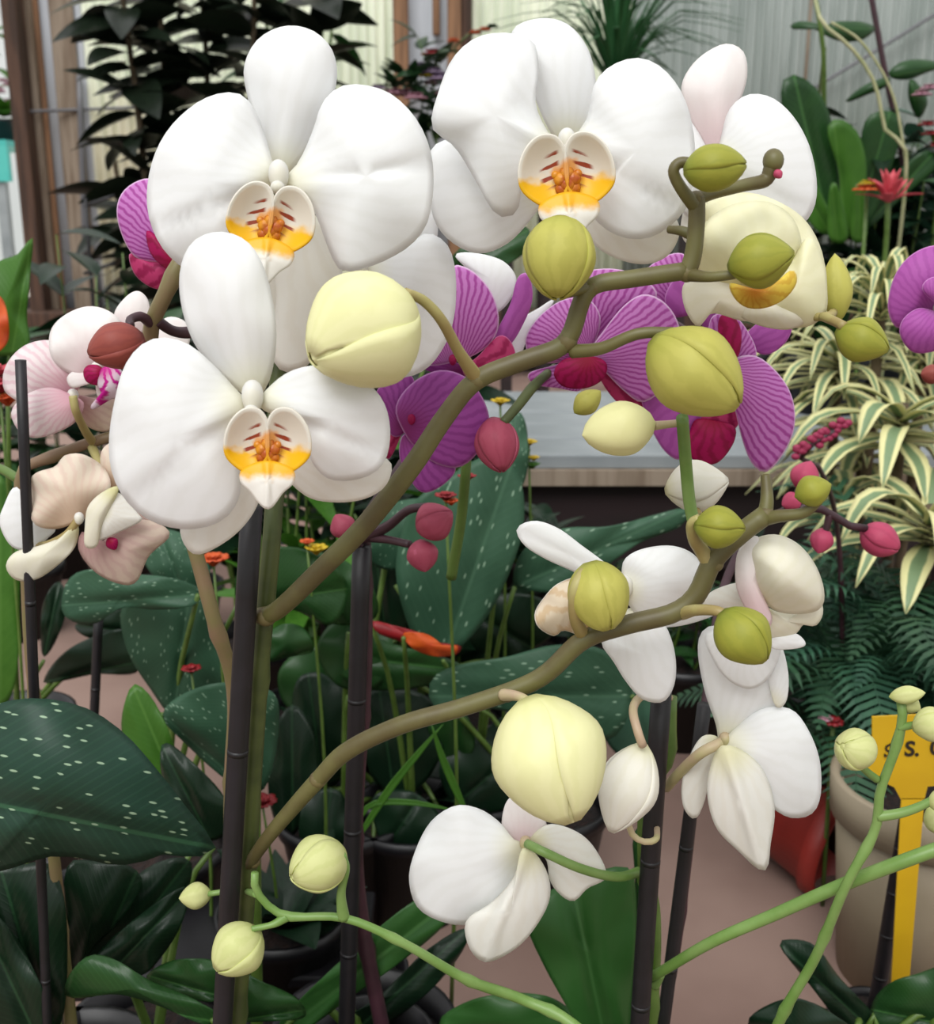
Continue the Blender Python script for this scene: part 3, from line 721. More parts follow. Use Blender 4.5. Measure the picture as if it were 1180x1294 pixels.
# climbing vine at the right
vn = empty('climbing_vine', bench_pt(1050, 260, 1.98), 'slender vine with a few long pointed leaves crossing the grey panels at upper right', 'plant')
tube('stem', [WP[vn], P(1055, 260, 1.98), P(1042, 160, 1.95), P(1040, 60, 1.9), P(1025, -30, 1.9)], .004, M['stemmid'], vn, n=20, sides=7)
tube('stem', [P(1150, 310, 2), P(1140, 200, 2), P(1118, 90, 2), P(1098, -20, 2)], .005, M['stemred'], vn, n=20, sides=7)
tube('stem', [P(1026, 180, 1.97), P(1036, 110, 1.96), P(1042, 60, 1.95)], .003, M['stemdk'], vn, n=10, sides=6)
for out, base in [([(998, 33), (1010, 27), (1035, 30), (1060, 42), (1062, 52), (1045, 46), (1020, 33), (1002, 37)], (1062, 47)),
                  ([(1045, 32), (1060, 27), (1090, 28), (1106, 36), (1090, 50), (1065, 53), (1050, 46)], (1044, 36)),
                  ([(1068, 128), (1085, 112), (1105, 102), (1125, 98), (1118, 110), (1095, 120), (1075, 128)], (1128, 100)),
                  ([(1122, 92), (1140, 78), (1165, 75), (1195, 82), (1170, 92), (1150, 100), (1130, 100)], (1120, 97)),
                  ([(1150, 100), (1165, 112), (1172, 130), (1160, 150), (1148, 125)], (1150, 96))]:
    petal('leaf', out, base, 1.95, M['leafm'], vn, leaf=True, cup=.012, curl=.02, n=22, rings=4)
sk = empty('dry_stalk', bench_pt(1150, 240, 1.8), 'thin pale dry stalk hanging diagonally across the upper right', 'stalk')
tube('stalk', [WP[sk] + Vector((0, .05, 0)), P(1145, 215, 1.75), P(1120, 170, 1.75), P(1105, 105, 1.75), P(1075, 60, 1.75), P(1040, 30, 1.75), P(1030, 0, 1.8)], .0028, M['twine'], sk, n=30, sides=6)
tube('stalk', [P(1146, 212, 1.75), P(1128, 120, 1.75), P(1090, 55, 1.75), P(1050, 28, 1.75)], .002, M['twine'], sk, n=20, sides=6)

# ================================================================ right middle: variegated plants, fern, pots, tag
def variegated(px, py, Y, label, n, size, width, foot=None, up=.35, seed=1, dark=False):
    random.seed(seed)
    c = P(px, py, Y); base = Vector((c.x + (foot or 0), Y + .03, 0))
    if Y > 1.5: base.z = ZB
    t = empty('variegated_plant', base, label, 'plant', None)
    pot(t, base, .06, .1, M['blackpot'])
    tube('cane', [base + Vector((0, 0, .08)), (base + c)/2 + Vector((.01, .01, .02)), c + Vector((0, 0, .012))], .006, M['trunk'], t, n=8, sides=7)
    for i in range(n):
        a = i*2.399 + seed; q = i/n; e = up + .9*(1-q) - .35
        L = size*random.uniform(.75, 1.1); d = Vector((math.cos(a), math.sin(a), 0)); z = math.sin(e)
        c0 = c + Vector((0, 0, .03*(1-q) - .03)); h = math.cos(e)
        strap('leaf', [c0, c0 + d*L*.35*h + Vector((0, 0, L*.33*z)), c0 + d*L*.72*h + Vector((0, 0, L*(.45*z-.06))), c0 + d*L*.98*h + Vector((0, 0, L*(.36*z-.3)))],
              width*random.uniform(.8, 1.1), M['variegated'], t, n=10, fold=.3, prof=lambda u: max(.04, math.sin(PI*min(1, .1+u*.9))**.75))
    return t
variegated(1140, 525, 1.12, 'large cream-edged rosette plant with broad striped leaves, right of the red bud cluster', 22, .14, .012, up=.1, seed=3)
variegated(1175, 655, 1.0, 'cream-edged rosette plant lowest at the right, above the fern', 20, .13, .012, up=.2, seed=5)
variegated(1060, 450, 1.25, 'dense fine cream-striped plant beside the round olive bud', 40, .15, .0065, up=.0, seed=8)
variegated(1115, 370, 1.2, 'arching cream-striped plant just left of the purple bloom at the right edge', 38, .12, .0055, up=.55, seed=11)
variegated(1070, 625, 1.15, 'small cream-edged rosette plant behind the olive-green bud and red buds', 20, .09, .009, up=.15, seed=14)
variegated(1090, 560, 1.3, 'cream-striped plant half hidden behind the large striped rosette', 30, .13, .009, up=.1, seed=17)
variegated(1170, 430, 1.3, 'cream-striped plant under the purple bloom at the right edge', 30, .14, .008, up=.1, seed=19)
random.seed(21)
# fern
fr = empty('fern', (P(1110, 850, 1.0).x, 1.0, 0), 'feathery dark green fern at right, behind the yellow price tag', 'plant')
pot(fr, WP[fr], .07, .1, M['blackpot'])
def frond(root, c0, d, L, droop, up):
    pts = crom([c0, c0 + d*L*.45 + Vector((0, 0, L*up)), c0 + d*L + Vector((0, 0, L*(up*1.2-droop)))], 26)
    vs, fs = [], []
    for i in range(2, 26):
        T = (pts[min(25, i+1)] - pts[i-1]).normalized(); sdv = T.cross(Vector((0, 0, 1))).normalized(); u = i/25
        pl = L*.26*math.sin(PI*min(1, .12+u*.86))
        for sg in (-1, 1):
            dd = (sdv*sg + T*.45).normalized(); n0 = len(vs); ww = T*L*.016
            tipd = Vector((0, 0, -pl*.2))
            vs += [pts[i]-ww, pts[i]+ww, pts[i]+dd*pl*.6+ww, pts[i]+dd*pl*.6-ww, pts[i]+dd*pl+tipd]
            fs += [(n0, n0+1, n0+2, n0+3), (n0+3, n0+2, n0+4)]
    tv, tf, _ = tube_data(pts, [L*.006, L*.002], 26, 5); n0 = len(vs); vs += tv; fs += [tuple(q+n0 for q in f) for f in tf]
    mesh('frond', vs, fs, M['fern'], root, smooth=False)
for i in range(95):
    a = i*2.399; c0 = WP[fr] + Vector((random.uniform(-.05, .05), random.uniform(-.06, .03), random.uniform(.09, .2)))
    frond(fr, c0, Vector((math.cos(a), math.sin(a), 0)), random.uniform(.1, .19), random.uniform(.15, .5), random.uniform(.15, .9))
pf = empty('pink_flower', WP[fr] + Vector((-.07, -.1, 0)), 'small crimson pink flower low in the fern', 'flower')
tube('stem', [WP[pf], P(1052, 920, .88)], .002, M['stemmid'], pf, n=5, sides=6); bloom('bloom', P(1052, 912, .87), .009, M['redfl'], pf); bloom('bloom', P(1043, 908, .87), .006, M['pinkfl'], pf)

bp = empty('beige_pot', G(1150, 1225), 'tall beige plastic pot behind the yellow price tag', 'pot')
c = WP[bp]; rr_ = abs(P(1050, 1100, c.y).x - c.x)
lathe('body', [(rr_*.8, 0), (rr_*.98, .165), (rr_*.9, .165), (rr_*.86, .14), (.001, .14)], c, M['beige'], bp, 40)
lathe('rim', [(rr_*.985, .145), (rr_*1.03, .146), (rr_*1.05, .178), (rr_*.97, .179), (rr_*.93, .16), (rr_*.985, .145)], c, M['beige'], bp, 40)
lathe('soil', [(rr_*.9, .15), (rr_*.4, .158), (.001, .16)], c, M['soil'], bp, 24)
axd = Vector((.72, -.66, -.12)).normalized(); mouth = G(1064, 1070, .045); sc = mouth - axd*.1
so_ = empty('red_pot', (sc.x, sc.y, 0), 'red plastic pot lying on its side on the floor left of the beige pot', 'pot')
lathe('pot', [(.03, 0), (.048, .08), (.054, .082), (.056, .1), (.052, .1), (.046, .08), (.03, .01), (.001, .01)], sc, M['red'], so_, 40, axis=axd)
lathe('soil', [(.04, .05), (.02, .056), (.001, .058)], sc, M['soil'], so_, 24, axis=axd)
# price tag
YT = .66
pt = empty('price_tag', Vector((P(1145, 1250, YT).x, YT, 0)), 'yellow plastic price tag on a long stalk in front of the beige pot', 'price tag')
def plate(name, outline, Y, mat, parent, thick):
    vs = []; n = len(outline)
    for dy in (0, thick): vs += [P(x, y, Y) + Vector((0, dy, 0)) for x, y in outline]
    fs = [tuple(range(n)), tuple(range(2*n-1, n-1, -1))] + [(i, n+i, n+(i+1) % n, (i+1) % n) for i in range(n)]
    return mesh(name, vs, fs, M[mat], parent, smooth=False)
plate('plate', [(1102, 906), (1250, 899), (1252, 975), (1243, 988), (1200, 992), (1172, 994), (1168, 1010), (1138, 1010), (1130, 995), (1115, 988), (1101, 984), (1096, 972), (1102, 962)], YT, 'yellow', pt, .0014)
st_ = [P(1139, 1009, YT), P(1168, 1009, YT)]
e0 = P(1126, 1252, YT); e1 = P(1148, 1252, YT)
def ext(a, b, z): f = (z-a.z)/(b.z-a.z); return a + (b-a)*f
f0, f1 = ext(st_[0], e0, .04), ext(st_[1], e1, .04)
th = Vector((0, .0014, 0)); vv = [st_[0], st_[1], f1, f0]; vv = vv + [v+th for v in vv]
mesh('stalk', vv, [(0, 1, 2, 3), (7, 6, 5, 4), (0, 4, 5, 1), (1, 5, 6, 2), (2, 6, 7, 3), (3, 7, 4, 0)], M['yellow'], pt, smooth=False)
pt.location = (f0+f1)/2; 
d_ = pt.location - WP[pt]
for ch in pt.children: ch.location = ch.location - d_
WP[pt] = pt.location.copy()
def text(name, s, px, py, Y, hpx, mat, parent, bold=.0):
    cu = bpy.data.curves.new(name, 'FONT'); cu.body = s; cu.size = hpx*pxs(px, py, Y)/.7; cu.extrude = .0002; cu.offset = bold
    tmp = bpy.data.objects.new(name, cu); COL.objects.link(tmp)
    dg = bpy.context.evaluated_depsgraph_get(); me = bpy.data.meshes.new_from_object(tmp.evaluated_get(dg))
    bpy.data.objects.remove(tmp); me.materials.clear(); me.materials.append(M[mat])
    o = bpy.data.objects.new(name, me); COL.objects.link(o); o.parent = parent
    o.rotation_euler = (PI/2, 0, 0); p = P(px, py, Y); WP[o] = p; o.location = p - WP[parent]; return o
text('lettering', '$', 1116, 958, YT-.0005, 20, 'ink', pt, .0004)
text('lettering', 'S.', 1142, 955, YT-.0005, 20, 'ink', pt, .0004)
text('lettering', '0', 1174, 953, YT-.0005, 20, 'ink', pt, .0004)
# small planting hole so that the tag stalk stands in something: a low black pot in front
lp = empty('low_black_pot', (pt.location.x+.0, YT, 0), 'low black pot in front of the beige pot, holding the price tag', 'pot')
pot(lp, WP[lp], .03, .055, M['blackpot'])
for i in range(9):
    a = i*2.4; put_leaf('leaf', DL, WP[lp] + Vector((0, 0, .045)), Vector((math.cos(a), math.sin(a)*.6, .15)), .05, lp)

# ================================================================ foliage between the flowers and the bench
def leafplant(name, label, base, leaves, cat='plant', potspec=(.06, .1), petmat='stemmid'):
    """leaves: (outline, base point, Y, material, extra)"""
    t = empty(name, base, label, cat)
    if potspec: pot(t, base, potspec[0], potspec[1], M['blackpot'])
    top = Vector(base) + Vector((0, 0, (potspec[1] if potspec else 0)*.85))
    for L in leaves:
        out, b, Y, mt = L[:4]; kw = dict(cup=.008, curl=.01, ridge=.004, wave=.003, n=40, rings=9, leaf=True); kw.update(L[4] if len(L) > 4 else {})
        petal('leaf', out, b, Y, M[mt], t, **kw)
        q = P(*b, Y); tube('petiole', [top, top.lerp(q, .55) + Vector((0, 0, .03)), q], [.0032, .0018], M[petmat], t, n=9, sides=7)
    return t
def fl0(px, Y): return Vector((P(px, 900, Y).x, Y, 0))
leafplant('speckled_aroid', 'plant with one huge white-speckled dark green leaf at lower left', fl0(-60, .52), [
    ([(-60, 935), (-20, 897), (20, 884), (65, 884), (115, 898), (160, 930), (200, 975), (235, 1020), (272, 1070), (245, 1083), (205, 1079), (175, 1090), (140, 1092), (105, 1084), (60, 1082), (20, 1095), (-20, 1105), (-60, 1110)], (-60, 1005), .46, 'spk', dict(tip=(272, 1071), cup=.03, curl=.012, ridge=.006))])
leafplant('dark_leaf_plant', 'broad dark green leaves in the lower left corner under the speckled leaf', fl0(30, .58), [
    ([(-40, 1110), (20, 1095), (60, 1090), (80, 1130), (85, 1200), (78, 1290), (40, 1330), (-40, 1250)], (70, 1330), .52, 'leafd', dict(tip=(0, 1095))),
    ([(85, 1095), (120, 1088), (165, 1095), (180, 1120), (150, 1165), (110, 1210), (90, 1270), (80, 1180)], (90, 1290), .56, 'leafd', dict(tip=(175, 1095))),
    ([(-40, 1150), (0, 1160), (40, 1220), (70, 1300), (40, 1330), (-40, 1330)], (60, 1340), .5, 'leafd')])
leafplant('dark_leaf_plant', 'very dark broad leaf left of the small lime buds, behind the stake', fl0(160, .62), [
    ([(110, 1210), (125, 1160), (175, 1105), (215, 1085), (242, 1090), (235, 1130), (205, 1190), (170, 1225), (140, 1225)], (125, 1235), .58, 'leafd', dict(tip=(240, 1085))),
    ([(120, 1215), (160, 1170), (235, 1120), (228, 1170), (190, 1225), (165, 1232)], (130, 1240), .55, 'leafd'),
    ([(205, 905), (175, 865), (160, 880), (155, 930), (185, 985), (225, 1040), (250, 1050), (240, 1000)], (250, 1060), .66, 'leafb', dict(tip=(165, 860))),
    ([(250, 1060), (210, 1000), (205, 940), (240, 960), (285, 1010), (290, 1050)], (270, 1070), .64, 'leafd')])
leafplant('pale_leaf_plant', 'green curling strap leaves along the bottom left edge', fl0(230, .56), [
    ([(82, 1257), (90, 1228), (115, 1207), (150, 1215), (190, 1240), (235, 1258), (280, 1285), (260, 1295), (200, 1270), (150, 1256), (110, 1260)], (270, 1290), .5, 'leafm', dict(tip=(80, 1257), ridge=.003)),
    ([(185, 1238), (215, 1215), (260, 1212), (285, 1225), (280, 1262), (240, 1262)], (290, 1262), .53, 'leafm'),
    ([(290, 1225), (330, 1240), (375, 1262), (385, 1285), (340, 1290), (290, 1285)], (290, 1290), .53, 'leafm')])
leafplant('speckled_aroid', 'speckled grey-green leaves behind the left stakes, below the blush orchid', fl0(190, .85), [
    ([(78, 770), (85, 735), (110, 720), (160, 725), (215, 730), (255, 745), (245, 765), (200, 770), (155, 768), (120, 788), (92, 785)], (250, 752), .74, 'spk2', dict(tip=(80, 765))),
    ([(155, 765), (200, 752), (260, 745), (280, 790), (285, 860), (260, 890), (220, 905), (190, 870), (160, 820)], (240, 745), .78, 'spk2', dict(tip=(220, 905))),
    ([(205, 905), (235, 875), (290, 862), (345, 875), (352, 920), (340, 985), (320, 1003), (285, 985), (240, 945)], (205, 903), .7, 'spk2', dict(tip=(322, 1005))),
    ([(195, 730), (180, 700), (200, 670), (240, 680), (265, 720), (255, 750), (215, 745)], (230, 750), .8, 'spk2'),
    ([(335, 835), (340, 800), (362, 788), (385, 795), (396, 822), (365, 830)], (338, 838), .76, 'leafm', dict(tip=(395, 822))),
    ([(300, 760), (310, 700), (350, 690), (400, 700), (440, 740), (420, 790), (370, 770)], (300, 765), .8, 'leafm')])
leafplant('leafy_plant', 'tall green leaves rising behind the left edge of the blush orchid', fl0(15, .95), [
    ([(-30, 360), (0, 330), (22, 322), (41, 300), (38, 345), (34, 400), (36, 440), (0, 450), (-30, 440)], (10, 480), .9, 'leafb', dict(tip=(40, 298), ridge=.003)),
    ([(-20, 640), (0, 600), (20, 640), (25, 720), (20, 860), (-10, 900), (-25, 800)], (0, 920), .9, 'leafb'),
    ([(75, 735), (85, 760), (75, 800), (55, 830), (52, 780), (60, 750)], (55, 835), .92, 'leafd')])
leafplant('speckled_aroid', 'large upright grey-green speckled leaves behind the cluster of red buds at centre', fl0(600, .95), [
    ([(520, 800), (500, 720), (520, 640), (570, 600), (620, 575), (655, 600), (662, 660), (645, 720), (615, 780), (572, 825), (545, 820)], (560, 835), .86, 'spk2', dict(tip=(650, 575))),
    ([(460, 700), (470, 650), (530, 630), (560, 660), (540, 710), (490, 720)], (500, 740), .9, 'spk2'),
    ([(648, 735), (665, 690), (710, 668), (770, 665), (830, 650), (868, 642), (860, 665), (810, 685), (760, 720), (720, 745), (680, 748)], (650, 742), .88, 'spk2', dict(tip=(868, 643))),
    ([(615, 560), (650, 520), (665, 540), (665, 600), (640, 640), (620, 610)], (640, 650), .92, 'spk2')])
leafplant('speckled_aroid', 'wide green leaves behind the long middle stem, left of the small white bloom', fl0(690, .92), [
    ([(542, 880), (548, 855), (580, 840), (640, 830), (700, 815), (760, 820), (795, 850), (795, 900), (770, 935), (720, 925), (670, 905), (610, 895), (560, 900)], (800, 880), .8, 'spk2', dict(tip=(542, 880))),
    ([(450, 800), (500, 815), (560, 830), (592, 848), (560, 862), (500, 872), (455, 868), (420, 840)], (440, 830), .86, 'leafm', dict(tip=(592, 848))),
    ([(540, 900), (560, 890), (590, 905), (600, 940), (585, 965), (560, 960), (545, 935)], (575, 885), .9, 'leafm'),
    ([(760, 830), (800, 840), (835, 900), (830, 960), (790, 960), (760, 920)], (790, 830), .9, 'leafg')])
leafplant('leafy_plant', 'mid green leaves behind the dark centre stake', fl0(430, .9), [
    ([(345, 760), (350, 715), (385, 698), (430, 705), (470, 740), (475, 780), (430, 790), (390, 775)], (440, 800), .84, 'leafm'),
    ([(400, 820), (430, 780), (480, 790), (500, 830), (470, 870), (425, 865)], (440, 880), .86, 'leafm'),
    ([(465, 680), (500, 690), (520, 740), (510, 800), (480, 800), (460, 750)], (490, 820), .93, 'leafd'),
    ([(560, 340), (600, 300), (660, 285), (670, 310), (640, 335), (600, 345)], (560, 350), .95, 'leafm')])
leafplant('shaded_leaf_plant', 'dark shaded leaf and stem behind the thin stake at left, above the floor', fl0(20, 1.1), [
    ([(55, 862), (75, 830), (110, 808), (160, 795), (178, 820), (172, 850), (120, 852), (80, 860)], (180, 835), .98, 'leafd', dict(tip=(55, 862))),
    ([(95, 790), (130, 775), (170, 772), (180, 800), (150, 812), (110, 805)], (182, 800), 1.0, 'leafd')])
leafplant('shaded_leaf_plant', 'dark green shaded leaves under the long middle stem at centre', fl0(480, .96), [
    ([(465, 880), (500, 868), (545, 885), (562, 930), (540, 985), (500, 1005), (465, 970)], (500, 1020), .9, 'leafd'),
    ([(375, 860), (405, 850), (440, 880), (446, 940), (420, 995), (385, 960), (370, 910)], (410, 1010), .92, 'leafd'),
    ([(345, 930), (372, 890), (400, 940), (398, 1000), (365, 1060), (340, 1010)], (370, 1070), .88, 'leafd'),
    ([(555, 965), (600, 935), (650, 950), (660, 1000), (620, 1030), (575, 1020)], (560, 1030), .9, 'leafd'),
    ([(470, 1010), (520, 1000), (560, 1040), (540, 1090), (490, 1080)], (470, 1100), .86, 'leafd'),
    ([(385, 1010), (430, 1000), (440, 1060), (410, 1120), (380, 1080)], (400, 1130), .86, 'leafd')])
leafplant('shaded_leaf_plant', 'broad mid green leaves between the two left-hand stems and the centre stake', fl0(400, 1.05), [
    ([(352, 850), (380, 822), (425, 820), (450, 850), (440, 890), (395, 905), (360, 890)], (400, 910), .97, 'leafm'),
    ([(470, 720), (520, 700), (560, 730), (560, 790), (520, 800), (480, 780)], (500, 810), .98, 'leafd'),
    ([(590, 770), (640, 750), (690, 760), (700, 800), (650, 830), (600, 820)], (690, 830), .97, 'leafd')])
leafplant('orchid_leaves', 'long green strap leaves at bottom centre, right of the white label', fl0(450, .62), [
    ([(352, 1294), (380, 1262), (430, 1215), (500, 1155), (545, 1128), (575, 1140), (560, 1170), (500, 1220), (440, 1262), (400, 1292), (370, 1310)], (350, 1310), .6, 'phal', dict(tip=(580, 1130), ridge=.005)),
    ([(430, 1294), (480, 1258), (540, 1200), (590, 1172), (585, 1200), (545, 1250), (490, 1294), (450, 1320)], (430, 1320), .62, 'leafd', dict(tip=(592, 1172)))])
leafplant('orchid_leaves', 'broad upright green leaf beside the right-hand black stake at the bottom', fl0(760, .58), [
    ([(665, 1165), (680, 1135), (730, 1110), (790, 1095), (803, 1130), (802, 1220), (790, 1330), (750, 1330), (715, 1270), (685, 1215)], (770, 1340), .54, 'phal', dict(tip=(720, 1105), ridge=.006)),
    ([(555, 1294), (585, 1268), (640, 1255), (700, 1262), (740, 1300), (700, 1325), (600, 1325)], (740, 1320), .56, 'phal', dict(tip=(550, 1294))),
    ([(803, 1130), (800, 1060), (812, 1040), (822, 1080), (822, 1180), (812, 1330), (800, 1330)], (808, 1340), .56, 'leafm')])
leafplant('orchid_leaves', 'dark green strap leaves in the bottom right corner', fl0(1130, .6), [
    ([(985, 1195), (1000, 1187), (1030, 1195), (1060, 1235), (1105, 1285), (1095, 1310), (1060, 1290), (1020, 1240)], (1110, 1310), .6, 'leafd', dict(tip=(985, 1193))),
    ([(945, 1294), (975, 1268), (1010, 1262), (1050, 1280), (1080, 1310), (1000, 1330)], (1080, 1320), .56, 'leafd', dict(tip=(940, 1297))),
    ([(1100, 1275), (1120, 1245), (1160, 1230), (1230, 1215), (1230, 1290), (1150, 1310), (1110, 1305)], (1220, 1300), .6, 'leafm', dict(tip=(1098, 1275)))], potspec=(.05, .09))
# dark dense filler plants that close the depth behind the stems
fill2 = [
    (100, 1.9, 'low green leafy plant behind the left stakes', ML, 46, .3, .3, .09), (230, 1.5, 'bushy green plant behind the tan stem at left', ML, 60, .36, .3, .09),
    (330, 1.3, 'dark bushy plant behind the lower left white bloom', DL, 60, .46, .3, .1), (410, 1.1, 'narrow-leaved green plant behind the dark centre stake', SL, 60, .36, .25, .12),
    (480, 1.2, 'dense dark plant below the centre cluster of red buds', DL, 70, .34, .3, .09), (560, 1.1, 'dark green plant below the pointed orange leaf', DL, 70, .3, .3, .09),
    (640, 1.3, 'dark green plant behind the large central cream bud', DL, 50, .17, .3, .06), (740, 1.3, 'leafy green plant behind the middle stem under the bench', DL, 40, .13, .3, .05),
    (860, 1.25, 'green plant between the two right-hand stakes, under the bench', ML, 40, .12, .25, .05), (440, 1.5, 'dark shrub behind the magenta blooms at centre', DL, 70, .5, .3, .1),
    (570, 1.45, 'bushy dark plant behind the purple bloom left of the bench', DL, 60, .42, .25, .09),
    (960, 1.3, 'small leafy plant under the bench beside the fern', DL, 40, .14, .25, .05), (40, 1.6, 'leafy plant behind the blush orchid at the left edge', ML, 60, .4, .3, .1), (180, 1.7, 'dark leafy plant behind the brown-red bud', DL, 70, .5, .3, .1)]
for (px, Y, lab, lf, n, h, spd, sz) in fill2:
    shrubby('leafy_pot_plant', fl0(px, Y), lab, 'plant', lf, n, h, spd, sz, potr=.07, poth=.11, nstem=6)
# black nursery pots on the floor
for (px, Y, r, h, lab) in [(540, .95, .04, .09, 'black nursery pot behind the lower white bloom, at centre'), (345, .75, .05, .1, 'black nursery pot at the foot of the left stakes'),
                           (610, 1.0, .05, .1, 'black nursery pot behind the large cream bud, below the middle stem'), (430, 1.0, .05, .1, 'black nursery pot behind the dark centre stake')]:
    b_ = fl0(px, Y); t = empty('nursery_pot', b_, lab, 'pot'); pot(t, b_, r, h, M['blackpot'])
    for i in range(14): 
        d = Vector((math.cos(i*2.4), math.sin(i*2.4), random.uniform(.4, 2))); put_leaf('leaf', DL, b_ + Vector((0, 0, h*.8)), d, random.uniform(.06, .1), t)
# tray with a white label
tray = empty('black_tray', G(345, 1275), 'black plastic tray holding a white label behind the left stakes', 'tray'); c = WP[tray]
box('tray', (c.x-.075, c.y-.05, 0), (c.x+.075, c.y+.05, .07), M['blackpot'], tray, bev=.004)
box('rim', (c.x-.08, c.y-.055, .062), (c.x+.08, c.y+.055, .072), M['blackpot'], tray, bev=.002)
lab_ = empty('plant_label', P(395, 1245, .72), 'white plant label with black print beside the left stakes', 'label')
plate('card', [(388, 1191), (404, 1193), (400, 1246), (387, 1250)], .72, 'paper', lab_, .0008); plate('print', [(392, 1196), (402, 1197), (401, 1206), (392, 1205)], .7195, 'ink', lab_, .0003)
lab_.location.z -= 0
# small bright flowers among the leaves
def little(name, label, foot, px, py, Y, mat, r, n=7, cat='flower', lay=2, extra=()):
    t = empty(name, fl0(foot, Y+.03), label, cat); q = P(px, py, Y)
    tube('stem', [WP[t], WP[t].lerp(q, .5) + Vector((.006, 0, 0)), q], [.0018, .001], M['stemmid'], t, n=9, sides=6)
    bloom('bloom', q, r, M[mat], t, n, .8, lay)
    for (x, y, m2, r2) in extra: bloom('bloom', P(x, y, Y), r2, M[m2], t, 6, .9, 2)
    return t
little('orange_flower', 'bright orange flower just under the lower left white bloom', 268, 270, 714, .75, 'orange', .012, 9, lay=3)
little('red_flower', 'small red and orange flower between the purple bloom and the red buds', 568, 563, 632, .72, 'redfl', .008, extra=[(570, 638, 'orange', .006), (590, 608, 'redfl', .007)])
little('yellow_flower', 'small yellow flower right of the round dusty red bud', 665, 668, 563, .95, 'yellowfl', .008, extra=[(674, 582, 'yellowfl', .006), (660, 575, 'leafb', .008), (672, 592, 'leafb', .008)])
little('yellow_flower', 'yellow flower just above the dusty red bud, beside the bench top', 630, 632, 512, .95, 'yellowfl', .009)
little('red_flower', 'dark red flower among the leaves left of the stakes', 243, 242, 850, .76, 'redfl', .008)
little('orange_flower', 'small orange tipped bud among leaves right of the lower left bloom', 400, 388, 688, .8, 'orange', .006, extra=[(400, 700, 'yellowfl', .01)])
little('dark_red_flower', 'dark red flower low behind the left stem', 330, 332, 1020, .75, 'redfl', .012, lay=3)
little('orange_flower', 'orange flower at the left edge beside the blush orchid', 0, 0, 495, .8, 'salmon', .016, extra=[(10, 512, 'orange', .012), (-8, 480, 'salmon', .016)])
ol = leafplant('orange_leaf_plant', 'plant with one curved orange-red pointed leaf left of the middle stem', fl0(520, .9), [
    ([(470, 785), (495, 790), (530, 800), (562, 818), (582, 815), (575, 828), (545, 828), (510, 812), (478, 800)], (470, 790), .8, 'redfl', dict(tip=(582, 820), ridge=0)),
    ([(510, 800), (540, 802), (566, 820), (578, 816), (574, 827), (548, 829), (520, 818)], (510, 806), .79, 'orange', dict(ridge=0))])
ow = leafplant('coral_leaf_plant', 'orange-red bract at the very left edge above the speckled leaves', fl0(-20, 1.0), [
    ([(-30, 380), (-5, 372), (8, 390), (10, 430), (-10, 450), (-30, 450)], (-10, 460), .85, 'orange', dict(ridge=0))])

# ================================================================ stakes (stuck in the pots)
def stake(label, a, b, Y, rpx, mat='stake'):
    """straight cane through two seen points, carried on down to the pot"""
    A, B = P(*a, Y), P(*b, Y); F = ext(A, B, .03); t = empty('plant_stake', (F.x, Y, 0.0), label, 'stake'); k = pxs(*a, Y)
    tube('rod', [A, B, F], rpx*k, M[mat], t, n=14, sides=12)
    for s in range(1, 5):
        q = A.lerp(F, s/5+.02); d = (F-A).normalized()
        tube('ring', [q - d*.0012, q + d*.0012], rpx*k*1.025, M[mat], t, n=2, sides=12)
    return F
YA = .42
FA = stake('thick black stake on the left, in front, rising to the lower left white bloom', (318, 640), (281, 1294), YA, 14)
FB = stake('thick black stake right of centre, in front, beside the lowest white bloom', (836, 870), (808, 1294), .45, 13)
FC = stake('slimmer black stake leaning just right of the thick right-hand stake', (890, 890), (838, 1294), .5, 9)
FD = stake('dark purple-black stake at centre behind the long stems', (457, 690), (438, 1290), .58, 12)
FE = stake('black stake at the far left in front of the blush flowers', (26, 455), (52, 1100), .5, 7)
FF = stake('thin black stake behind the big speckled leaf at left', (125, 770), (119, 905), .8, 6)
FG = stake('black stake behind the stalk of the yellow price tag', (1150, 1010), (1103, 1290), .72, 10)
FH = stake('short dark stake below the speckled leaf at lower left', (63, 1085), (85, 1290), .56, 7)
for (F, Y, lab) in [(FD, .58, 'black nursery pot under the dark centre stake'),                     (FF, .8, 'black nursery pot under the thin stake at left'), (FG, .72, 'black nursery pot under the stake behind the price tag'), (FH, .56, 'black nursery pot under the short lower left stake')]:
    t = empty('nursery_pot', (F.x, Y, 0), lab, 'pot'); pot(t, (F.x, Y, 0), .03 if Y == .72 else .042, .03 if Y == .72 else .08, M['blackpot'])

# ================================================================ front white orchid
A = empty('orchid', (FA.x+.005, YA+.012, 0), 'large white orchid on the left-hand stake with long arching stems and pale green buds', 'orchid')
pot(A, (FA.x, YA+.01, 0), .04, .11, M['blackpot'])
for i in range(5):
    a = i*1.3+.4; d = Vector((math.cos(a), math.sin(a), 0)); c0 = Vector((FA.x, YA+.01, .1))
    strap('leaf', [c0, c0+d*.05+Vector((0, 0, .035)), c0+d*.13+Vector((0, 0, .01))], .024, M['phal'], A, n=10)
F0 = Vector((FA.x+.008, YA+.014, .1))
tube('stem', [F0, P(306, 1200, YA+.012), P(318, 1000, YA+.012), P(328, 850, YA+.012), P(338, 740, YA+.012), P(346, 640, YA+.02), P(350, 500, YA+.045), P(360, 330, YA+.05), P(352, 235, YA+.035)], [.0045, .0035], M['stemdk'], A, n=60, nodes=9)
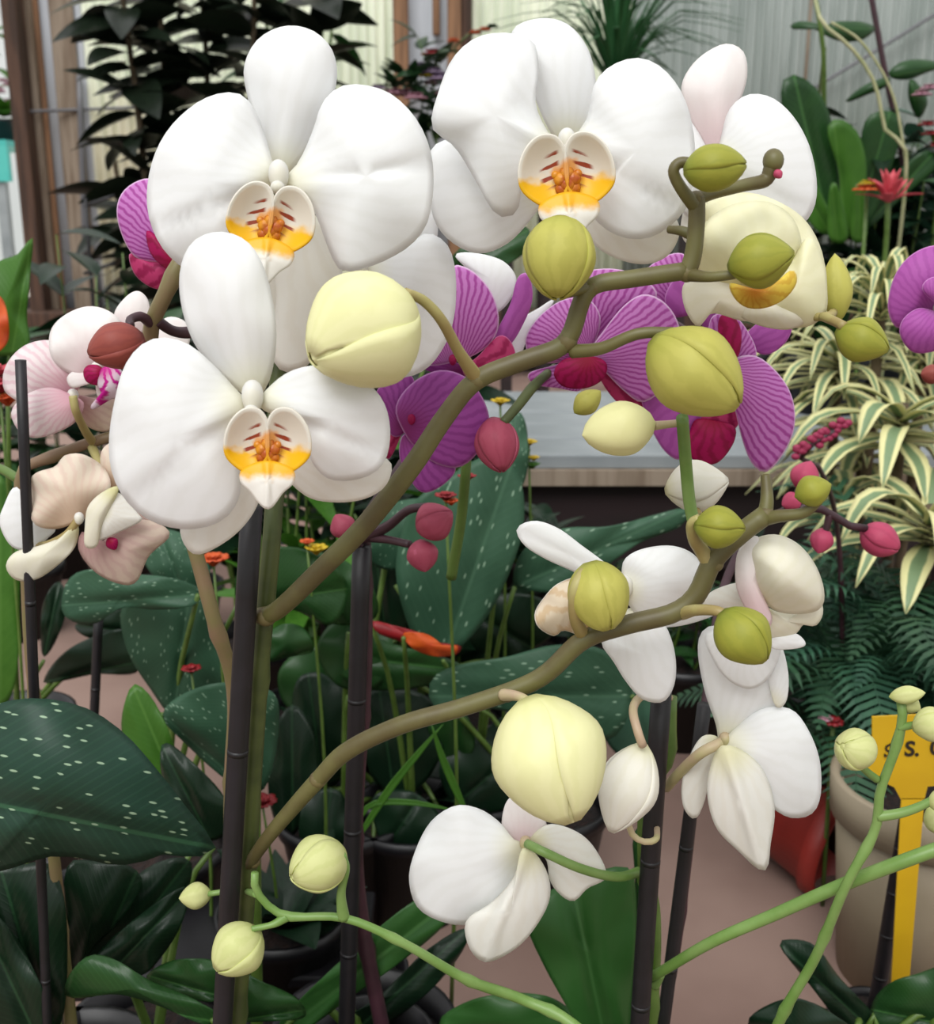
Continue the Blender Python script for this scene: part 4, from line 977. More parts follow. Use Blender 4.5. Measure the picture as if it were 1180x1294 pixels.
# spike up to the right
stem('stem', [(328, 778, YA+.01), (352, 770, YA), (410, 715, YA-.01), (460, 665, YA-.015), (520, 590, YA-.02), (560, 530, YA-.02), (600, 482, YA-.02), (655, 458, YA-.02), (705, 440, YA-.02), (722, 420, YA-.02), (735, 380, YA-.02), (752, 360, YA-.02), (800, 352, YA-.02), (868, 342, YA-.02)],
     [11, 12, 12, 12, 11, 11, 10, 10], 'stem' and M['stem'], A, nodes=0, n=70)
stem('stem', [(868, 346, YA-.02), (876, 320, YA-.02), (880, 280, YA-.02), (880, 248, YA-.02)], [12, 11, 11], M['stem'], A)
stem('stem', [(878, 252, YA-.02), (900, 244, YA-.018), (940, 234, YA-.015), (966, 228, YA-.012), (974, 214, YA-.012), (978, 200, YA-.012)], [9, 8, 8, 9, 11], M['stem'], A)
ellip('stem_tip', P(977, 203, YA-.012), (RX, FW, UP), (.0037, .0037, .0042), M['stem'], A)
bud(A, 983, 220, 7, 6, -60, YA-.016, M['budpink'], shells=False)
stem('pedicel', [(880, 262, YA-.02), (862, 240, YA-.024), (851, 218, YA-.026), (858, 206, YA-.026), (874, 206, YA-.026)], [10, 8, 7, 7], M['stem'], A)
stem('pedicel', [(870, 347, YA-.02), (895, 350, YA-.03), (925, 347, YA-.034), (932, 344, YA-.034)], [9, 6.5, 6], M['stem'], A)
stem('pedicel', [(880, 300, YA-.01), (862, 292, YA-.008), (845, 290, YA-.004)], [8, 5], M['stem'], A)
stem('pedicel', [(602, 478, YA-.02), (580, 445, YA-.03), (558, 405, YA-.04), (535, 380, YA-.045), (512, 370, YA-.05)], [10, 7, 6.5, 6], M['pedicel'], A)
stem('pedicel', [(722, 444, YA-.02), (760, 440, YA-.026), (805, 422, YA-.03), (850, 420, YA-.03)], [9, 7.5, 7], M['stem'], A)
stem('pedicel', [(752, 362, YA-.02), (735, 366, YA-.022), (715, 372, YA-.024)], [8, 5], M['stem'], A)
stem('pedicel', [(862, 528, YA-.02), (866, 580, YA-.005), (872, 640, YA), (885, 692, YA)], [8, 8.5, 9], M['stemgr'], A)
bud(A, 458, 419, 76, 73, 215, YA-.06, M['budcream'], .5, phase=1.0, fat=.62)
bud(A, 706, 326, 53, 44, 268, YA-.03, M['budgreen'], .1, phase=.55, fat=.5)
bud(A, 903, 212, 39, 28, 4, YA-.034, M['budolive'], .15, phase=1.7, fat=.6)
bud(A, 961, 329, 40, 33, 8, YA-.04, M['budolive'], .45, phase=.2)
bud(A, 878, 471, 70, 53, -40, YA-.04, M['budgreen'], .15, phase=1.2, fat=.62)
# middle spike
stem('stem', [(314, 1092, YA+.01), (345, 1050, YA), (402, 985, YA-.01), (440, 948, YA-.015), (510, 915, YA-.02), (590, 892, YA-.022), (680, 858, YA-.024), (735, 810, YA-.026), (790, 790, YA-.026), (850, 775, YA-.026), (880, 752, YA-.026), (900, 710, YA-.026), (935, 675, YA-.026), (968, 650, YA-.026)],
     [8, 9, 10, 10.5, 10.5, 10.5, 10.5, 11, 11, 11], M['stem'], A, n=70)
stem('stem', [(966, 652, YA-.026), (969, 630, YA-.024), (967, 600, YA-.02)], [10, 8, 6], M['stem'], A)
stem('stem', [(966, 656, YA-.026), (985, 652, YA-.03), (1015, 648, YA-.034), (1035, 632, YA-.036)], [9, 7.5, 6], M['stem'], A)
stem('pedicel', [(900, 716, YA-.026), (886, 695, YA-.026), (876, 680, YA-.03), (874, 662, YA-.034), (884, 655, YA-.036)], [11, 9, 7, 6], M['pedicel'], A)
stem('pedicel', [(862, 775, YA-.026), (880, 771, YA-.036), (905, 772, YA-.044), (922, 780, YA-.046)], [9, 7, 6], M['pedicel'], A)
stem('pedicel', [(636, 878, YA-.026), (655, 880, YA-.036), (668, 888, YA-.042), (676, 902, YA-.046)], [8, 6, 6], M['pedpink'], A)
bud(A, 782, 542, 49, 36, 190, YA-.015, M['budpale'], .1, fat=.62, shells=False)
stem('pedicel', [(826, 538, YA-.012), (845, 536, YA-.01), (864, 534, YA-.012)], [6, 5, 5], M['pedpink'], A)
bud(A, 880, 614, 40, 32, 10, YA+.02, M['budwhite'], .2, phase=2)
stem('pedicel', [(884, 652, YA+.01), (876, 640, YA+.015), (868, 628, YA+.02)], [5, 5], M['pedicel'], A)
bud(A, 909, 666, 32, 26, -4, YA-.038, M['budolive'], .15, phase=1.5, shells=True)
bud(A, 1027, 620, 24, 21, 20, YA-.036, M['budolive'], .2, shells=False)
bud(A, 1089, 430, 34, 27, -25, YA-.02, M['budolive'], .3, phase=1, shells=True)
bud(A, 1057, 364, 44, 20, 95, YA+.02, M['budgreen'], .1, shells=False)
stem('pedicel', [(1040, 400, YA+.0), (1052, 405, YA-.01), (1066, 412, YA-.02)], [6, 6], M['pedicel'], A)
stem('pedicel', [(905, 380, YA+.05), (980, 400, YA+.035), (1040, 400, YA), (1053, 395, YA+.015)], [5, 5], M['pedicel'], A)
bud(A, 757, 753, 45, 37, 285, YA-.036, M['budgreen'], .1, phase=1.3, fat=.5)
stem('pedicel', [(735, 800, YA-.026), (727, 780, YA-.036), (727, 745, YA-.04), (738, 722, YA-.036)], [9, 8, 8, 7], M['pedicel'], A)
bud(A, 939, 804, 41, 34, -50, YA-.05, M['budolive'], .2, phase=.9, fat=.62)
bud(A, 695, 959, 82, 71, 290, YA-.05, M['budcream'], .3, phase=1.25, fat=.6)
bud(A, 742, 508, 22, 16, 40, YA+.06, M['budgreen'], .2, shells=False)

for (x, y, dy, r) in [(336, 779, .005, 14), (470, 652, -.015, 13), (602, 480, -.02, 14), (716, 432, -.02, 14), (750, 362, -.02, 12), (868, 345, -.02, 13), (879, 252, -.02, 12), (402, 985, -.01, 12), (510, 915, -.015, 12), (640, 877, -.023, 12), (742, 806, -.026, 12), (862, 771, -.026, 13), (902, 712, -.026, 13), (967, 650, -.026, 12), (320, 1088, .01, 10)]:
    k = pxs(x, y, YA+dy)*r; c = P(x, y, YA+dy)
    ellip('node', c, (RX, FW, UP), (k*.98, k*.98, k*.9), M['node'], A, seg=14, rg=10)
def Y_(d): return YA + d
# --- large top left bloom
flower(A, (352, 222), Y_(.0), [
    ('sepal', [(352, 228), (338, 200), (326, 165), (313, 120), (309, 85), (322, 55), (345, 38), (372, 33), (400, 42), (420, 65), (425, 100), (414, 140), (396, 175), (372, 210)], (352, 228), .014, 'white', dict(cup=.01, tilt=-.004, wave=.001)),
    ('sepal', [(345, 260), (385, 262), (420, 300), (432, 345), (420, 400), (395, 455), (360, 470), (340, 440), (338, 380), (335, 320)], (355, 250), .022, 'white_warm', dict(cup=.008, tilt=.004)),
    ('sepal', [(320, 260), (300, 330), (300, 390), (340, 420), (360, 390), (356, 320), (350, 270)], (345, 250), .024, 'white_warm', dict(cup=.006)),
    ('petal', [(350, 232), (344, 205), (334, 170), (322, 140), (305, 120), (280, 118), (250, 130), (218, 158), (197, 193), (187, 235), (189, 275), (205, 312), (232, 338), (262, 350), (285, 338), (302, 295), (325, 250)], (352, 232), .002, 'white', dict(cup=.012, tilt=.002, ridge=.002, wave=.002)),
    ('petal', [(356, 232), (378, 205), (396, 165), (408, 130), (430, 110), (460, 108), (495, 120), (525, 150), (543, 190), (547, 235), (540, 280), (520, 308), (488, 328), (455, 340), (430, 341), (415, 312), (400, 272), (382, 245)], (354, 232), .0, 'white', dict(cup=.012, tilt=.002, ridge=.002, wave=.002))],
    (342, 280, 55, Y_(-.012), 8), csize=(15, 20))
# --- lower left bloom (nearest)
flower(A, (319, 502), Y_(-.05), [
    ('sepal', [(318, 505), (295, 488), (266, 462), (242, 425), (229, 380), (229, 338), (243, 307), (270, 294), (300, 298), (323, 318), (338, 355), (347, 400), (348, 440), (340, 480), (326, 503)], (320, 505), .006, 'white', dict(cup=.01, tilt=-.004, wave=.001)),
    ('sepal', [(312, 560), (285, 590), (250, 630), (228, 668), (246, 700), (285, 684), (315, 655), (330, 622), (330, 590)], (325, 555), .012, 'white_warm', dict(cup=.006)),
    ('sepal', [(345, 555), (352, 590), (385, 625), (420, 634), (460, 630), (488, 612), (492, 582), (450, 575), (400, 560)], (345, 560), .012, 'white_warm', dict(cup=.006)),
    ('petal', [(314, 512), (294, 488), (268, 460), (238, 435), (205, 427), (178, 437), (157, 465), (146, 505), (139, 550), (141, 592), (158, 630), (190, 657), (230, 668), (268, 663), (293, 645), (304, 615), (298, 575), (290, 545), (303, 525)], (316, 510), -.002, 'white', dict(cup=.012, tilt=.002, ridge=.0015, wave=.002)),
    ('petal', [(326, 512), (342, 488), (370, 468), (405, 462), (445, 472), (478, 498), (491, 530), (490, 570), (475, 595), (445, 606), (415, 604), (395, 585), (384, 555), (360, 530)], (322, 510), -.001, 'white', dict(cup=.01, tilt=.002, ridge=.0015, wave=.002))],
    (338, 562, 54, Y_(-.062), 0), csize=(16, 22))
# --- top middle bloom
flower(A, (716, 178), Y_(.012), [
    ('sepal', [(715, 185), (695, 165), (675, 120), (655, 70), (648, 38), (680, 24), (715, 30), (740, 58), (751, 95), (752, 140), (740, 170)], (715, 185), .016, 'white', dict(cup=.01, tilt=-.004)),
    ('sepal', [(690, 230), (650, 190), (590, 175), (548, 185), (542, 225), (548, 275), (570, 305), (605, 320), (640, 308), (668, 280), (688, 250)], (695, 235), .02, 'white', dict(cup=.008)),
    ('sepal', [(735, 230), (735, 275), (752, 310), (790, 330), (825, 332), (850, 315), (856, 280), (810, 250), (770, 235)], (730, 230), .016, 'white_warm', dict(cup=.006)),
    ('petal', [(708, 190), (690, 165), (676, 130), (680, 85), (672, 52), (640, 42), (602, 48), (572, 75), (554, 118), (546, 160), (575, 185), (600, 225), (622, 265), (640, 274), (655, 262), (660, 225), (675, 200)], (712, 190), .0, 'white', dict(cup=.014, tilt=.0, ridge=.001, wave=.003)),
    ('petal', [(722, 188), (742, 150), (752, 105), (775, 82), (808, 74), (838, 88), (862, 120), (875, 165), (877, 215), (868, 258), (850, 282), (820, 300), (788, 300), (760, 285), (745, 262), (757, 232)], (718, 190), .0, 'white', dict(cup=.012, tilt=.002, ridge=.002, wave=.002))],
    (716, 220, 60, Y_(-.002), -4), csize=(13, 16))
# --- bloom half hidden between the two upper ones
flower(A, (455, 340), Y_(.045), [
    ('petal', [(455, 340), (480, 325), (515, 310), (540, 295), (565, 310), (575, 345), (574, 395), (562, 435), (535, 468), (495, 475), (450, 440), (430, 390)], (452, 345), .0, 'white', dict(cup=.01, tilt=.004, ridge=.002)),
    ('petal', [(450, 340), (430, 300), (440, 250), (490, 230), (540, 250), (552, 300), (520, 330)], (452, 342), .006, 'white', dict(cup=.008)),
    ('sepal', [(450, 345), (400, 350), (370, 370), (358, 410), (375, 450), (420, 440), (450, 390)], (455, 345), .006, 'white_warm', dict(cup=.006))], csize=(12, 14))
# --- upper right bloom seen behind
flower(A, (905, 200), Y_(.05), [
    ('sepal', [(905, 205), (888, 180), (872, 150), (861, 112), (875, 82), (900, 62), (922, 56), (940, 68), (943, 98), (932, 135), (918, 180)], (906, 205), .004, 'white_pink', dict(cup=.008, ridge=-.001)),
    ('petal', [(908, 210), (912, 170), (922, 138), (945, 120), (975, 124), (1002, 148), (1022, 185), (1031, 228), (1028, 262), (1010, 285), (970, 290), (930, 260)], (906, 210), .0, 'white', dict(cup=.01, ridge=.001)),
    ('petal', [(900, 210), (888, 175), (868, 150), (845, 160), (840, 200), (850, 250), (880, 280), (900, 250)], (905, 210), .004, 'white', dict(cup=.008)),
    ('sepal', [(905, 215), (870, 250), (862, 300), (900, 320), (940, 300), (930, 240)], (905, 210), .008, 'white_warm', dict(cup=.006))], csize=(12, 14))
stem('pedicel', [(905, 215, Y_(.055)), (885, 260, Y_(.03)), (880, 300, Y_(-.01))], [5, 6], M['pedicel'], A)
# --- cream half-open bloom at the right
flower(A, (955, 352), Y_(.0), [
    ('petal', [(930, 350), (895, 325), (880, 285), (888, 258), (920, 244), (965, 248), (1010, 272), (1035, 310), (1040, 350), (1010, 375), (970, 365)], (955, 362), .03, 'cream', dict(cup=.01, wave=.002)),
    ('petal', [(945, 365), (905, 358), (880, 340), (876, 310), (895, 278), (930, 258), (970, 256), (1000, 275), (1012, 310), (1002, 345), (975, 362)], (955, 368), .008, 'cream', dict(cup=.022, wave=.002)),
    ('petal', [(970, 360), (1000, 330), (1022, 300), (1040, 330), (1044, 365), (1042, 395), (1020, 412), (985, 410), (960, 390)], (955, 365), .006, 'cream', dict(cup=.012, wave=.001)),
    ('sepal', [(950, 365), (920, 350), (880, 348), (863, 362), (866, 390), (882, 412), (900, 395), (940, 405), (965, 400)], (955, 365), .006, 'cream2', dict(cup=.008)),
    ('sepal', [(940, 375), (935, 398), (965, 412), (1000, 415), (1020, 400), (985, 380)], (955, 365), .004, 'cream2', dict(cup=.008)),
    ('lip', [(922, 358), (945, 366), (975, 362), (1000, 342), (1006, 356), (992, 376), (968, 388), (944, 388), (928, 376)], (955, 365), -.012, 'lipyellow', dict(cup=.006))], csize=(16, 10), cmat='callus')
# --- small bloom behind the middle stem
flower(A, (788, 742), Y_(.0), [
    ('sepal', [(792, 735), (765, 712), (735, 690), (705, 668), (675, 658), (653, 668), (662, 688), (690, 706), (725, 722), (765, 745)], (795, 738), -.002, 'white', dict(cup=.004, tilt=-.006, ridge=.001)),
    ('petal', [(788, 752), (786, 725), (790, 706), (812, 694), (848, 690), (875, 700), (889, 722), (878, 748), (850, 768), (812, 780)], (788, 745), -.002, 'white', dict(cup=.008, wave=.001)),
    ('sepal', [(790, 770), (775, 800), (760, 812), (775, 835), (792, 862), (812, 883), (838, 886), (852, 862), (852, 825), (840, 790), (820, 772)], (790, 765), .0, 'white', dict(cup=.006)),
    ('sepal', [(800, 770), (850, 778), (880, 768), (905, 775), (860, 790), (820, 790)], (795, 765), .008, 'white', dict(cup=.003)),
    ('lip', [(735, 730), (705, 738), (688, 755), (676, 775), (680, 792), (700, 803), (712, 796), (735, 802), (748, 790), (745, 755)], (750, 765), -.012, 'lipdull', dict(cup=.008, wave=.002, tip=(677, 780)))], csize=(14, 16))
# --- cupped bloom at right of the olive bud
flower(A, (950, 770), Y_(-.01), [
    ('petal', [(945, 688), (975, 676), (1005, 686), (1028, 712), (1040, 745), (1036, 768), (1010, 775), (978, 770), (955, 745), (945, 715)], (950, 765), -.006, 'cream2', dict(cup=.022)),
    ('petal', [(938, 760), (930, 735), (932, 700), (945, 680), (957, 678), (960, 700), (958, 730), (965, 755), (975, 785), (960, 795)], (955, 780), -.008, 'white_pink', dict(cup=.006)),
    ('petal', [(948, 780), (920, 775), (893, 768), (888, 758), (905, 745), (935, 737), (950, 748), (958, 765)], (955, 770), .006, 'white_warm', dict(cup=.006)),
    ('sepal', [(958, 765), (985, 775), (1020, 775), (1035, 758), (1039, 775), (1030, 790), (1015, 788), (1005, 800), (985, 806), (965, 800)], (955, 768), .002, 'cream2', dict(cup=.006)),
    ('sepal', [(975, 805), (990, 800), (1008, 802), (1017, 815), (995, 820), (975, 818)], (960, 800), .002, 'white', dict(cup=.002))], csize=(12, 14))
# --- big lower right bloom seen from behind
B = empty('orchid', (FB.x+.004, .46, 0), 'white orchid on the right-hand stake with small blooms turned away', 'orchid')
pot(B, (FB.x, .46, 0), .04, .11, M['blackpot'])
for i in range(5):
    a = i*1.25; d = Vector((math.cos(a), math.sin(a), 0)); c0 = Vector((FB.x, .46, .1))
    strap('leaf', [c0, c0+d*.05+Vector((0, 0, .035)), c0+d*.13+Vector((0, 0, .01))], .024, M['phal'], B, n=10)
tube('stem', [Vector((FB.x+.01, .468, .1)), P(826, 1200, .465), P(815, 1100, .465), P(818, 1000, .465), P(842, 960, .465), P(846, 880, .47)], [.004, .0035], M['stemmid'], B, n=40, nodes=9)
flower(B, (916, 935), .44, [
    ('sepal', [(912, 940), (905, 915), (890, 870), (882, 820), (890, 795), (915, 790), (960, 792), (985, 815), (994, 855), (985, 900), (950, 935)], (915, 940), .0, 'white', dict(cup=.012)),
    ('sepal', [(892, 800), (902, 835), (922, 860), (948, 870), (970, 857), (984, 830), (982, 805), (940, 790)], (940, 795), -.014, 'white', dict(cup=.006)), ('sepal', [(972, 815), (985, 812), (995, 850), (993, 885), (980, 892), (970, 850)], (972, 890), -.008, 'white', dict(cup=.003)),
    ('petal', [(915, 940), (935, 915), (965, 895), (1000, 897), (1022, 925), (1035, 962), (1036, 1005), (1025, 1028), (1000, 1033), (978, 1022), (955, 1000), (930, 970)], (915, 942), -.006, 'white', dict(cup=.01, wave=.001)),
    ('petal', [(908, 932), (888, 930), (872, 955), (862, 990), (864, 1020), (878, 1034), (890, 1010), (896, 975), (908, 950)], (912, 935), .004, 'white_warm', dict(cup=.005)),
    ('sepal', [(912, 942), (898, 968), (894, 1005), (905, 1045), (930, 1072), (965, 1100), (973, 1065), (978, 1020), (965, 975), (940, 950)], (918, 945), -.012, 'white_warm', dict(cup=.008, ridge=-.003, tip=(963, 1098)))], csize=(9, 10), cmat='pedpink')
stem('pedicel', [(912, 938, .43), (885, 952, .43), (860, 975, .445), (842, 995, .462)], [7, 7, 7], M['pedpink'], B)
# --- lowest bloom
flower(B, (664, 1066), .44, [
    ('petal', [(665, 1072), (648, 1060), (632, 1040), (605, 1022), (575, 1018), (545, 1038), (525, 1075), (517, 1110), (527, 1145), (555, 1163), (590, 1168), (625, 1155), (650, 1120)], (665, 1070), .0, 'white', dict(cup=.01, wave=.002)),
    ('sepal', [(640, 1060), (634, 1040), (642, 1010), (665, 1005), (690, 1040), (682, 1068), (660, 1075)], (660, 1072), .004, 'white_pink', dict(cup=.003)),
    ('petal', [(668, 1065), (685, 1045), (705, 1042), (735, 1055), (755, 1078), (766, 1108), (742, 1122), (725, 1138), (708, 1130), (695, 1112), (690, 1085)], (668, 1065), .002, 'white_warm', dict(cup=.005, ridge=.002)),
    ('sepal', [(660, 1072), (676, 1078), (692, 1105), (694, 1135), (680, 1165), (655, 1195), (618, 1215), (598, 1205), (588, 1180), (592, 1160), (622, 1140), (650, 1108)], (664, 1070), -.008, 'white_warm', dict(cup=.008, ridge=-.003, tip=(612, 1214)))], csize=(9, 10), cmat='pedpink')
stem('pedicel', [(666, 1066, .43), (690, 1078, .422), (735, 1098, .426), (780, 1108, .445), (812, 1100, .465)], [6, 6, 7], M['stemgr'], B)
bud(B, 793, 995, 60, 36, 248, .41, M['budwhite'], .15, phase=.8)
stem('pedicel', [(846, 882, .468), (815, 878, .44), (800, 895, .42), (806, 925, .41), (812, 942, .41)], [5, 5, 5], M['pedpink'], B)
tube('clip', [P(793, 1038, .42), P(800, 1056, .42), P(815, 1064, .42), P(829, 1060, .425), P(830, 1045, .45)], .0014, M['pedpink'], B, n=16, sides=8)
stem('stem', [(822, 1235, .462), (840, 1225, .45), (900, 1190, .43), (980, 1155, .42), (1060, 1120, .41), (1150, 1085, .4), (1250, 1050, .4)], [6, 6.5, 7, 7.5, 7.5], M['stemgr'], B, n=50)
stem('stem', [(828, 1245, .462), (836, 1232, .455)], [6, 4], M['stemgr'], B)

# ================================================================ young green spikes
Mgx = empty('grassy_plant', (P(452, 1100, .72).x, .72, 0), 'few thin bright green strap leaves arching behind the dark centre stake', 'plant')
pot(Mgx, WP[Mgx], .035, .07, M['blackpot'])
tube('stem', [WP[Mgx] + Vector((0, 0, .05)), P(452, 1060, .72), P(452, 1038, .72)], [.0022, .0015], M['leafb'], Mgx, n=8, sides=7)
for pts_, wd in (([(452, 1040), (470, 1016), (520, 1014), (575, 1024)], 4), ([(452, 1060), (490, 1000), (530, 950), (560, 915)], 5), ([(590, 1030), (560, 960), (545, 915)], 5)):
    strap('leaf', [P(*p, .72) for p in pts_], wd*pxs(500, 1000, .72), M['leafb'], Mgx, n=12, up=FW)
D = empty('orchid', (P(800, 1294, .36).x, .36, 0), 'orchid with a thin fresh green stem and three small lime buds crossing the bottom', 'orchid')
pot(D, WP[D], .036, .1, M['blackpot'])
tube('stem', [WP[D] + Vector((0, 0, .09)), P(800, 1400, .39), P(730, 1300, .41), P(660, 1263, .42), P(590, 1238, .41), P(510, 1192, .4), P(435, 1160, .4), P(360, 1157, .4), P(325, 1128, .4), P(322, 1103, .4)], [.0045, .0035, .0028, .0026, .0023, .0018, .0016], M['stemgr'], D, n=70, nodes=8)
stem('pedicel', [(434, 1160, .4), (431, 1130, .398), (437, 1098, .396), (432, 1080, .395)], [8, 5, 5], M['stemgr'], D)
stem('pedicel', [(362, 1158, .4), (345, 1168, .398), (318, 1174, .396)], [7, 4, 4], M['stemgr'], D)
stem('pedicel', [(325, 1130, .4), (300, 1125, .45), (262, 1130, .452)], [5, 4, 4], M['stemgr'], D)
bud(D, 402, 1092, 35, 34, 200, .395, M['budlime'], .7, phase=.3, shells=True, fat=.55)
bud(D, 300, 1200, 33, 32, 220, .395, M['budlime'], .5, phase=1.1, shells=True, fat=.55)
bud(D, 247, 1132, 20, 17, 180, .452, M['budlime'], .5, shells=False)
Cc = empty('orchid', (P(960, 1294, .44).x, .45, 0), 'orchid with an upright fresh green stem of small lime buds before the yellow tag', 'orchid')
pot(Cc, WP[Cc], .045, .1, M['blackpot'])
tube('stem', [WP[Cc] + Vector((0, 0, .09)), P(945, 1400, .44), P(985, 1290, .42), P(1030, 1210, .41), P(1068, 1120, .4), P(1105, 1050, .4), P(1112, 1000, .4), P(1130, 950, .4), P(1140, 910, .4), P(1138, 885, .4)], [.004, .0032, .0026, .0022, .002, .0018], M['stemgr'], Cc, n=60, nodes=8)
stem('pedicel', [(1108, 985, .4), (1095, 975, .396), (1080, 960, .39), (1072, 948, .386)], [5, 4.5, 4], M['stemgr'], Cc)
stem('pedicel', [(1136, 920, .4), (1155, 916, .397), (1172, 915, .395)], [5, 5, 4], M['stemgr'], Cc)
stem('pedicel', [(1108, 1032, .4), (1135, 1028, .398), (1160, 1020, .396), (1190, 1005, .394)], [7, 6, 5], M['stemgr'], Cc)
bud(Cc, 1080, 947, 25, 25, 160, .39, M['budlime'], .7, phase=.4, shells=True, fat=.55)
bud(Cc, 1178, 915, 24, 21, 20, .39, M['budlime'], .4, phase=.4, shells=True)
bud(Cc, 1146, 878, 22, 12, 10, .398, M['budlime'], .3, shells=False); bud(Cc, 1150, 890, 14, 12, -30, .402, M['budlime'], .3, shells=False)
bud(Cc, 1190, 1012, 18, 16, 20, .394, M['budlime'], .3, shells=False); bud(Cc, 1184, 1038, 20, 16, -60, .41, M['budlime'], .3, shells=False)

# ================================================================ blush orchid at the left
E = empty('orchid', (FE.x+.006, .53, 0), 'blush white orchid at the left edge with tan backed petals and a brown-red bud', 'orchid')
pot(E, (FE.x, .52, 0), .04, .11, M['blackpot'])
tube('stem', [Vector((FE.x+.01, .53, .1)), P(70, 1100, .53), P(40, 850, .53), P(32, 700, .53), P(26, 600, .53), P(60, 580, .53), P(95, 566, .53), P(135, 553, .53), P(160, 548, .535)], [.004, .0035, .003, .0028, .0028], M['stemtan'], E, n=60, nodes=9)
stem('pedicel', [(118, 560, .53), (108, 545, .52), (96, 520, .51), (92, 500, .51)], [6, 5, 5], M['pedicel'], E)
stem('pedicel', [(115, 562, .53), (128, 590, .52), (145, 612, .515)], [6, 5, 5], M['pedicel'], E)
stem('pedicel', [(35, 690, .52), (60, 688, .505), (85, 675, .5), (100, 655, .5)], [5, 5, 5], M['pedicel'], E)
stem('stem', [(-30, 585, .55), (0, 592, .54), (24, 606, .53)], [6, 6], M['stemmid'], E)
flower(E, (92, 500), .52, [
    ('petal', [(90, 500), (50, 515), (20, 505), (5, 490), (8, 462), (30, 438), (62, 430), (90, 442), (108, 470)], (92, 500), .0, 'blush', dict(cup=.008, wave=.002)),
    ('petal', [(92, 500), (106, 510), (98, 530), (75, 545), (45, 553), (25, 545), (15, 520), (35, 498), (65, 490)], (92, 500), -.006, 'blush', dict(cup=.006)),
    ('sepal', [(95, 500), (130, 505), (158, 500), (155, 525), (135, 545), (110, 538), (98, 520)], (92, 500), .01, 'tan', dict(cup=.004))], csize=(8, 9))
flower(E, (122, 465), .51, [
    ('petal', [(120, 475), (85, 470), (65, 450), (64, 420), (80, 400), (108, 388), (135, 392), (155, 410), (160, 440), (145, 465)], (125, 472), .004, 'white_pink', dict(cup=.01, wave=.002)),
    ('sepal', [(150, 420), (145, 396), (160, 375), (175, 368), (187, 380), (188, 405), (172, 425)], (155, 440), .01, 'white_pink', dict(cup=.004)),
    ('petal', [(165, 450), (190, 430), (205, 405), (222, 401), (238, 412), (236, 440), (200, 470)], (150, 460), .014, 'white_pink', dict(cup=.004)),
    ('sepal', [(120, 480), (92, 490), (86, 475), (110, 465), (150, 480), (150, 495), (125, 502)], (125, 475), .002, 'white_pink', dict(cup=.004)),
    ('lip', [(112, 462), (106, 470), (110, 482), (124, 486), (132, 475), (126, 463)], (130, 470), -.006, 'crim', dict(cup=.004)),
    ('lip', [(130, 465), (150, 465), (156, 480), (150, 500), (138, 505), (118, 517), (116, 512), (128, 498), (124, 485)], (132, 466), -.008, 'lipstripe', dict(cup=.006))], csize=(8, 8))
flower(E, (100, 655), .5, [
    ('petal', [(100, 658), (70, 668), (42, 660), (38, 625), (42, 600), (70, 590), (82, 576), (105, 574), (130, 590), (140, 612), (130, 640)], (100, 658), .002, 'buff', dict(cup=.008, wave=.003)),
    ('petal', [(40, 640), (20, 615), (5, 640), (0, 662), (15, 690), (40, 695), (60, 680), (70, 665)], (98, 658), .01, 'white', dict(cup=.004)),
    ('sepal', [(98, 662), (95, 690), (75, 712), (45, 732), (20, 732), (8, 715), (20, 698), (50, 690), (75, 680)], (100, 660), .0, 'cream2', dict(cup=.006, wave=.001))], csize=(7, 8))
flower(E, (130, 650), .495, [
    ('petal', [(118, 660), (125, 640), (148, 622), (175, 650), (178, 658), (150, 672), (128, 682), (120, 680)], (128, 645), -.004, 'white_warm', dict(cup=.004)),
    ('petal', [(108, 665), (112, 640), (130, 622), (150, 615), (140, 640), (128, 665), (122, 690), (108, 690)], (145, 618), -.006, 'cream2', dict(cup=.004)),
    ('sepal', [(104, 672), (120, 690), (160, 662), (190, 658), (215, 675), (188, 702), (172, 735), (150, 737), (120, 722), (100, 695)], (120, 665), .006, 'tan', dict(cup=.008)),
    ('petal', [(140, 615), (128, 590), (130, 568), (145, 560), (160, 580), (155, 610)], (145, 618), .012, 'buff', dict(cup=.004)),
    ('lip', [(135, 690), (137, 680), (148, 682), (146, 694)], (140, 684), -.002, 'crim', dict(cup=.002))], csize=(8, 9))
F1 = empty('orchid', (P(279, 1294, .5).x, .52, 0), 'orchid with a tan leaning stem, olive upper stem and brown-red bud, behind the left stake', 'orchid')
pot(F1, WP[F1], .036, .1, M['blackpot'])
tube('stem', [WP[F1] + Vector((0, 0, .09)), P(292, 1050, .5), P(296, 880, .49), P(272, 790, .48), (P(252, 715, .48)), P(225, 620, .48), P(195, 500, .475), P(190, 420, .465), P(205, 380, .46), P(228, 332, .46), P(250, 290, .47)], [.0045, .004, .0042, .0038, .0035, .0034, .0034, .0032], M['stemtan'], F1, n=70, nodes=11)
stem('pedicel', [(190, 408, .462), (178, 400, .455), (165, 404, .45), (165, 412, .445)], [7, 6, 5], M['stemred'], F1)
stem('pedicel', [(198, 405, .462), (218, 418, .47), (240, 420, .475), (255, 412, .475)], [7, 7, 9], M['stemred'], F1)
bud(F1, 147, 437, 36, 28, 200, .44, M['budbrown'], .2, phase=.9, shells=True, fat=.6)

